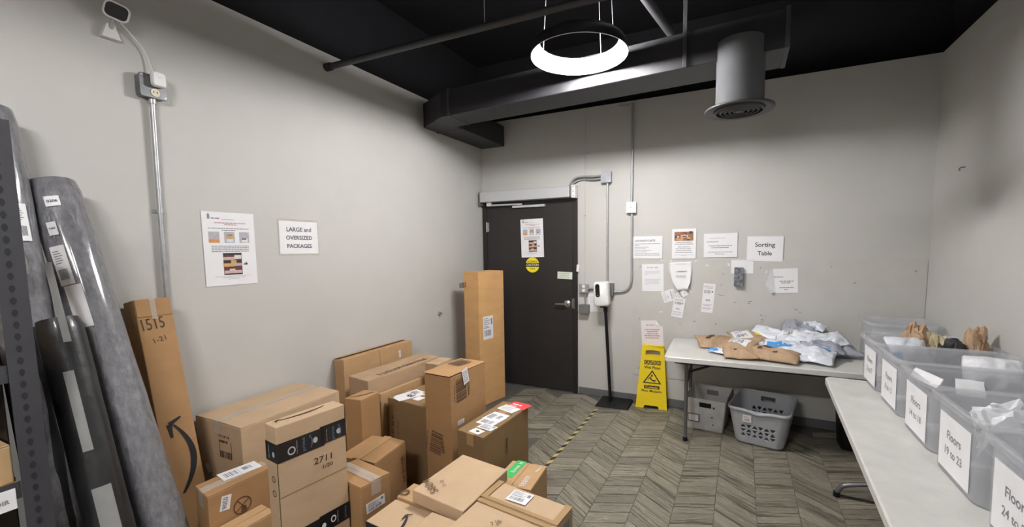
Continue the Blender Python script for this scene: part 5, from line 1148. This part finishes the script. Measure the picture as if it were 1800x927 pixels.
carton('O', 'brown box with a tilted white label on its side', [(0.930, -2.894), (1.180, -2.930), (1.202, -2.772), (0.950, -2.736)], 0, 0.50, M_CARDO, 'x', tape=M_CLEAR, lift=(0.0, 0.004))
C_label('O', 'X', (645, 905), (677, 884), (643.5, 888), 370, 'ship')
carton('U', 'low brown box with a small printed icon under the 5804 box', [(1.277, -2.810), (1.640, -2.835), (1.640, -2.690), (1.273, -2.690)], 0, 0.425, M_CARD, 'x', no_flaps=True)
f = C_fr('U', 'T', (714, 872), (724, 863), (707, 866)); b = new(); r_ = f.w*.5
shape2d(b, f, [[(r_+r_*math.cos(a*PI/8), r_+r_*math.sin(a*PI/8)) for a in range(16)], [(r_+r_*.6*math.cos(a*PI/8), r_+r_*.6*math.sin(a*PI/8)) for a in range(16)]], .0005, .0009); obj('printed_icon', b, M_INKB, CART['U']['t'])
carton('T', 'pale box with a printed curved arrow at the bottom edge', [(1.282, -3.000), (1.670, -3.03), (1.670, -2.845), (1.284, -2.824)], 0, 0.42, M_CARDL, 'x', no_flaps=True)
f = C_fr('T', 'T', (712, 924), (722, 904), (700, 918)); a0 = hit(CART['T']['T'], 704, 932); 
f = Fr(hit(CART['T']['T'], 706, 925), hit(CART['T']['T'], 716, 907)-hit(CART['T']['T'], 706, 925), (0, 0, 1)); f = Fr(f.o, f.u, V((0, 0, 1)).cross(f.u)); ln = (hit(CART['T']['T'], 716, 907)-hit(CART['T']['T'], 706, 925)).length
b = new(); smile(b, f, -0.02, 0.0, ln, 0.0, 0.006, 0.011, head=1.2); obj('printed_arrow', b, M_INK, CART['T']['t'])
tape_band('T', 0.385, 0.4155, faces='N')
carton('Vb', 'thin flat box lying on the pale arrow box at the bottom edge', [(1.530, -2.985), (1.668, -2.995), (1.668, -2.872), (1.530, -2.866)], 0.4215, 0.45, M_CARDL, 'y', no_flaps=True)
carton('P', 'flat pale box with 5804 written on top', [(1.385, -2.825), (1.688, -2.862), (1.690, -2.490), (1.400, -2.452)], 0.4256, 0.49, M_CARDL, 'y', no_flaps=True)
C_text('P', 'T', (752.5, 846), (764, 866), '5804', 0.045, M_MARK, 'handwriting', bold=False) if False else None
C_text('P', 'T', (772, 864), (755, 842), '5804', 0.036, M_MARKL, 'handwriting', bold=False); C_text('P', 'T', (784, 853), (778, 844), '1-2', 0.016, M_MARKL, 'handwriting', bold=False)
carton('Q', 'box with a green tape strip and white side print', [(1.480, -2.315), (1.712, -2.278), (1.688, -2.010), (1.470, -2.035)], 0, 0.27, M_CARD, 'y')
f, lo = C_label('Q', 'T', (900, 836), (902, 822), (925, 818), 380, 'none', 'green_tape', mm=M_GREEN) if False else C_label('Q', 'T', (899, 841), (926.5, 813), (885, 835), 380, 'none', 'green_tape', mm=M_GREEN)
dQ = CART['Q']; A, B_ = hit(dQ['T'], 899.5, 839), hit(dQ['T'], 914, 808)
C_text('Q', 'T', (904, 832), (921, 814), 'love it', 0.028, M_WINK, 'white_lettering', z=0.0025)
C_text('Q', 'T', (944, 831), (954, 822), 'zappos', 0.014, M_WINK, 'white_lettering'); C_text('Q', 'T', (920, 857), (933, 839), 'team', 0.032, M_WINK, 'white_lettering', bold=False)
carton('R', 'taped tan box with a white label at the lower right of the pile', [(1.698, -2.742), (2.080, -2.790), (2.092, -2.650), (1.708, -2.598)], 0, 0.49, M_CARDL, 'x', tape=None, no_flaps=True)
C_label('R', 'T', (888, 877.5), (923, 889), (905, 861), 390, 'ship')
t = CART['R']['t']; P = CART['R']['P']; b = new()
for (i, j, s0, s1) in ((0, 1, 0, 1),):
    v_ = (P[3]-P[0]).normalized()*0.02; q = [P[0]+V((0, 0, .4902)), P[1]+V((0, 0, .4902)), P[1]+v_+V((0, 0, .4902)), P[0]+v_+V((0, 0, .4902))]; hexa(b, q, [p+V((0, 0, .0006)) for p in q])
u_ = (P[1]-P[0]).normalized()*0.03
for (a, c_, s) in ((P[1], P[2], -1), (P[0], P[3], 1)): q = [a+V((0, 0, .4905)), a+u_*s+V((0, 0, .4905)), c_+u_*s+V((0, 0, .4905)), c_+V((0, 0, .4905))]; hexa(b, q, [p+V((0, 0, .0006)) for p in q])
obj('tape', b, M_BTAPE, t)
f = C_fr('R', 'X', (990, 924), (1003, 916), (990, 913)); b = new(); d = CART['R']; f = Fr(P[1].lerp(P[2], .2)+d['X'][1]*0.0008+V((0, 0, .36)), P[2]-P[1], (0, 0, 1)); slab(b, f, 0, 0, .08, .10, 0, .0008); obj('side_label', b, mat('dark_label', (0.25, 0.25, 0.25), 0.4, var=0.05), t)
carton('S', 'tan taped box at the bottom edge in front of the labelled tan box', [(1.690, -2.990), (2.068, -3.035), (2.079, -2.797), (1.697, -2.749)], 0, 0.486, M_CARDL, 'x', tape=None, no_flaps=True)
t = CART['S']['t']; P = CART['S']['P']; b = new(); v_ = (P[0]-P[3]).normalized()*0.022; q = [P[3]+V((0, 0, .4862)), P[2]+V((0, 0, .4862)), P[2]+v_+V((0, 0, .4862)), P[3]+v_+V((0, 0, .4862))]; hexa(b, q, [p+V((0, 0, .0006)) for p in q]); obj('tape', b, M_BTAPE, t)
C_text('S', 'T', (866, 927), (884, 921), '7 Jib', 0.03, M_MARK, 'handwriting', bold=False)

# leaning long box A
t = thing('long_box', 'long narrow box marked 1515 leaning upright on the left wall', 'box', (0.3, -3.17, 0))
ft, fb_ = V((0.128, 0, 1.345)), V((0.400, 0, 0.0)); ax = (ft-fb_).normalized(); nn = V((ax.z, 0, -ax.x)); th_ = 0.105
ya, yb = -3.262, -3.118
b = new(); k = new(); A0 = fb_ ; Bt = fb_+ax*1.372; back0 = A0 - nn*th_; back0 = back0 + V((0, 0, 0)); 
q0 = [V((A0.x, ya, A0.z)), V((A0.x, yb, A0.z)), V((A0.x-nn.x*th_, yb, A0.z-nn.z*th_)), V((A0.x-nn.x*th_, ya, A0.z-nn.z*th_))]
lz = -min(p.z for p in q0); off = V((0, 0, lz+0.0))
q0 = [p for p in q0]; q1 = [p+ax*1.372 for p in q0]
low = min(p.z for p in q0); sh = V((0, 0, -low)); q0 = [p+sh for p in q0]; q1 = [p+sh for p in q1]; q1 = [p - ax*(sh.z) for p in q1]
minx = min(p.x for p in q1); dx = V((0.004-minx, 0, 0)) if minx < 0.004 else V((0, 0, 0)); q0 = [p+dx for p in q0]; q1 = [p+dx for p in q1]
hexa(k, q0, q1); bevel_into(b, k, 0.004); obj('body', b, M_CARDO, t)
fA = Fr(q0[0]+nn*0.0008, (0, 1, 0), ax); LA = (q1[0]-q0[0]).length; wA = yb-ya; plA = (fA.o, nn)
b = new(); slab(b, fA, 0.003, LA-0.085, wA-0.003, LA-0.002, 0.0, 0.003); obj('flap', b, M_CARDO, t)
b = new(); slab(b, fA, wA*.40, LA-0.10, wA*.55, LA-0.0, 0.0032, 0.0038); obj('tape', b, M_CLEAR, t)
def A_text(Ap, Bp, s, hg):
    a, e = hit(plA, *Ap), hit(plA, *Bp); u = (e-a); w = u.length; u.normalize(); f = Fr(a, u, nn.cross(u)); b = new(); text(b, f, s, w/2, hg/2, w=w, h=hg, z=0.001); obj('handwriting', b, M_MARK, t)
A_text((252, 583), (291, 575), '1515', 0.055); A_text((272, 604), (293, 597), '1-21', 0.024)
p0, p1, pm = hit(plA, 324, 867), hit(plA, 303, 738), hit(plA, 343, 800)
u = (p1-p0); ln = u.length; u.normalize(); f = Fr(p0, u, nn.cross(u)); b = new(); sg = (pm-p0).dot(f.v)
smile(b, f, 0, 0, ln*0.93, 0.0, abs(sg)*0.92, 0.026, flip=1 if sg < 0 else -1, head=1.0); obj('printed_arrow', b, M_INK, t)

# ------------------------------------------------------------------ rolls
def roll(label, a, c_, r, m, group=None, n=40, wob=0.03, rings=40):
    a, c_ = V(a), V(c_); ax = (a-c_).normalized(); t = thing('carpet_roll', label, 'roll', c_, group)
    ref = V((0, 1, 0)); s = (ref-ax*ax.dot(ref)).normalized(); q = ax.cross(s); L_ = (a-c_).length; b = new(); R_2 = []
    for i in range(rings+1):
        v = i/rings; ring = []
        for k in range(n):
            th = 2*PI*k/n; d = V((math.cos(th), math.sin(th), v*9)); rr = r*(1+wob*fbm(d+V((r*90, 0, 0)), 1.1)); 
            if v > 0.985: rr *= 0.9
            ring.append(b.verts.new(c_+ax*(L_*v)+(s*math.cos(th)+q*math.sin(th))*rr))
        R_2.append(ring)
    for i in range(rings):
        for k in range(n): b.faces.new((R_2[i][k], R_2[i][(k+1) % n], R_2[i+1][(k+1) % n], R_2[i+1][k]))
    b.faces.new(R_2[0][::-1]); b.faces.new(R_2[-1]); obj('roll', b, m, t, True)
    def patch(nm, z0, z1, u0, u1, mm, off=0.004, ink=None):
        """z along the roll from the foot, u angle in degrees: 0 faces the right wall side +Y"""
        b = new(); K = 8; G_ = []
        for j in range(7):
            row = []
            for i in range(K+1):
                th = math.radians(u0+(u1-u0)*i/K); z = z0+(z1-z0)*j/6; row.append(b.verts.new(c_+ax*z+(s*math.cos(th)+q*math.sin(th))*(r*(1+wob*0.9)+off)))
            G_.append(row)
        for j in range(6):
            for i in range(K): b.faces.new((G_[j][i], G_[j][i+1], G_[j+1][i+1], G_[j+1][i]))
        o = obj(nm, b, mm, t, 'all')
        return o
    def locate(u_, v_):
        """height along the roll and angle of the surface point seen at a photo pixel"""
        d = ray(u_, v_).normalized(); w0 = CAM-c_; dd = d-ax*d.dot(ax); ww = w0-ax*w0.dot(ax); R2 = r*(1+wob*0.9)+0.004
        A_, B2, C2 = dd.dot(dd), 2*dd.dot(ww), ww.dot(ww)-R2*R2; D2 = max(0, B2*B2-4*A_*C2); T = (-B2-math.sqrt(D2))/(2*A_); p = CAM+d*T; e = p-c_; z = e.dot(ax); e = e-ax*z
        return z, math.degrees(math.atan2(e.dot(q), e.dot(s)))
    def label_px(nm, A, B, mm, txt=None, barc=False):
        z1, u0 = locate(*A); z0, u1 = locate(*B)
        if u1-u0 > 180: u1 -= 360
        if u0-u1 > 180: u0 -= 360
        o = patch(nm, z0, z1, u0, u1, mm)
        zc, uc = (z0+z1)/2, math.radians((u0+u1)/2); R2 = r*(1+wob*0.9)+0.0052; nrm = s*math.cos(uc)+q*math.sin(uc); tang = -s*math.sin(uc)+q*math.cos(uc)
        if tang.dot(R_) < 0: tang = -tang
        f = Fr(c_+ax*zc+nrm*R2, tang, ax); wl = abs(math.radians(u1-u0))*R2*0.8; hl = abs(z1-z0)
        def wrapd(bm):
            for v in bm.verts:
                d_ = v.co-c_; z_ = d_.dot(ax); x_ = (v.co-f.o).dot(f.u); a_ = x_/R2; v.co = c_+ax*z_+(nrm*math.cos(a_)+f.u*math.sin(a_))*(R2+(v.co-f.o).dot(f.n))
        if txt: b = new(); text(b, f, txt, 0, 0, w=wl*.85, h=min(hl*.5, wl*.3), bold=True, z=0.0006); wrapd(b); obj('printed_number', b, M_INK, o)
        if barc:
            b = new()
            for i in range(9): slab(b, f, -wl*.38+wl*.76*i/9, -hl*.36, -wl*.38+wl*.76*(i+.5)/9, -hl*.10, .0006, .0009)
            for i in range(6): slab(b, f, -wl*.4, hl*(.05+.06*i), wl*(.1+.05*(i*3 % 5)), hl*(.07+.06*i), .0006, .0009)
            wrapd(b); obj('barcode', b, M_INKG, o)
        return o
    return t, patch, label_px
t, pa, lp = roll('tall plastic-wrapped grey carpet roll at the far left behind the rack post', (0.10, -3.635, 2.12), (0.44, -3.615, 0.02), 0.078, M_ROLL)
pa('dark_sleeve', 0.02, 1.28, 0, 360, M_ROLLD, 0.0015); lp('shipping_label', (13, 356), (57, 424), M_LABEL, barc=True); lp('handwriting_patch', (27, 452), (52, 482), M_CLEAR, txt='505')
t, pa, lp = roll('plastic-wrapped grey carpet roll labelled 0206 leaning beside the 1515 box', (0.10, -3.478, 1.86), (0.70, -3.385, 0.035), 0.080, M_ROLL)
lp('number_label', (75, 346), (108, 361), M_LABEL, txt='0206'); lp('number_label', (80, 392), (104, 412), M_LABEL, txt='V36B'); lp('shipping_label', (86, 436), (133, 498), M_LABEL, barc=True); lp('paper_label', (112, 505), (166, 572), M_PAPER)
t, pa, lp = roll('dark wrapped roll with pale bands between the two grey rolls', (0.385, -3.585, 1.32), (0.80, -3.575, 0.03), 0.064, M_ROLLD, wob=0.02)
lp('pale_band', (76, 462), (126, 600), M_BAND); lp('pale_band', (110, 655), (165, 790), M_BAND); lp('pale_band', (160, 862), (215, 927), M_BAND)

# ------------------------------------------------------------------ rack at the left edge
t = thing('storage_rack', 'dark slotted steel storage rack cut by the left edge', 'rack', (0.35, -4.1, 0))
xp = 0.655; y0 = hit(PX(xp), 84, 800).y-0.062
b = new(); box(b, xp-0.003, y0, 0, xp, y0+0.062, 1.98); box(b, xp-0.045, y0+0.059, 0, xp-0.003, y0+0.062, 1.98)
po = obj('post', b, M_RACK, t)
z = 0.05
hm = None
while z < 1.95:
    f = Fr((xp+0.0004, y0+0.028, z), (0, 1, 0), (0, 0, 1))
    if hm is None:
        b = new(); shape2d(b, f, [[(-.0045, 0), (-.007, .006), (-.0045, .015), (0, .018), (.0045, .015), (.007, .006), (.0045, 0), (.002, -.005), (-.002, -.005)]], 0, .0006); o = obj('slot', b, mat('slot_shade', (0.014, 0.014, 0.016), 0.8, var=0.1), po); hm = o; zh = z
    else:
        o = hm.copy(); COL.objects.link(o); o.parent = po; o.location.z += z-zh
    z += 0.038
for (x_, y_) in ((0.03, y0-0.03), (0.03, y0-1.0), (xp-0.003, y0-1.0)):
    b = new(); box(b, x_-0.003, y_, 0, x_, y_+0.045, 1.98); box(b, x_-0.003, y_, 0, x_+0.03, y_+0.003, 1.98); obj('post', b, M_RACK, t)
b = new(); box(b, 0.035, y0-0.006, 0.05, xp-0.05, y0-0.003, 1.19); obj('added_dark_panel', b, M_BPLAST, t)  # added sheet hiding the bright wall so the rack gap reads dark
for z in (0.25, 0.832, 1.205, 1.72):
    b = new(); box(b, 0.03, y0-0.99, z, xp-0.006, y0-0.002, z+0.016); obj('shelf_board', b, M_BOARD, t)
    b = new(); box(b, xp-0.0055, y0-0.95, z-0.035, xp-0.0035, y0-0.001, z+0.02); obj('beam', b, M_RACK, t)
    b = new(); box(b, 0.035, y0-0.0018, z-0.035, xp-0.05, y0-0.0002, z+0.02); obj('beam', b, M_RACK, t)
def simple_box(label, x0, y0_, z0, x1, y1_, z1, m): carton(label, label, [(x0, y0_), (x1, y0_), (x1, y1_), (x0, y1_)], z0, z1, m, 'y')
simple_box('tan box on the lower rack shelf at the left edge', 0.25, y0-0.40, 0.8485, 0.638, y0-0.010, 0.972, M_BOARD)
simple_box('tan box on the upper rack shelf at the left edge', 0.25, y0-0.40, 1.2215, 0.638, y0-0.010, 1.345, M_BOARD)
b = new(); f = Fr((xp+0.0005, y0-0.20, 0.770), (0, 1, 0), (0, 0, 1)); slab(b, f, 0, 0, 0.185, 0.066, 0, 0.002); tt = thing('shelf_label', 'white shelf label card lettered OR on the rack beam', 'label', f.o); obj('card', b, M_PAPER, tt)
b = new(); text(b, f, 'OIR', 0.155, 0.03, h=0.014, bold=True, z=0.003); obj('printed_text', b, M_INKG, tt)
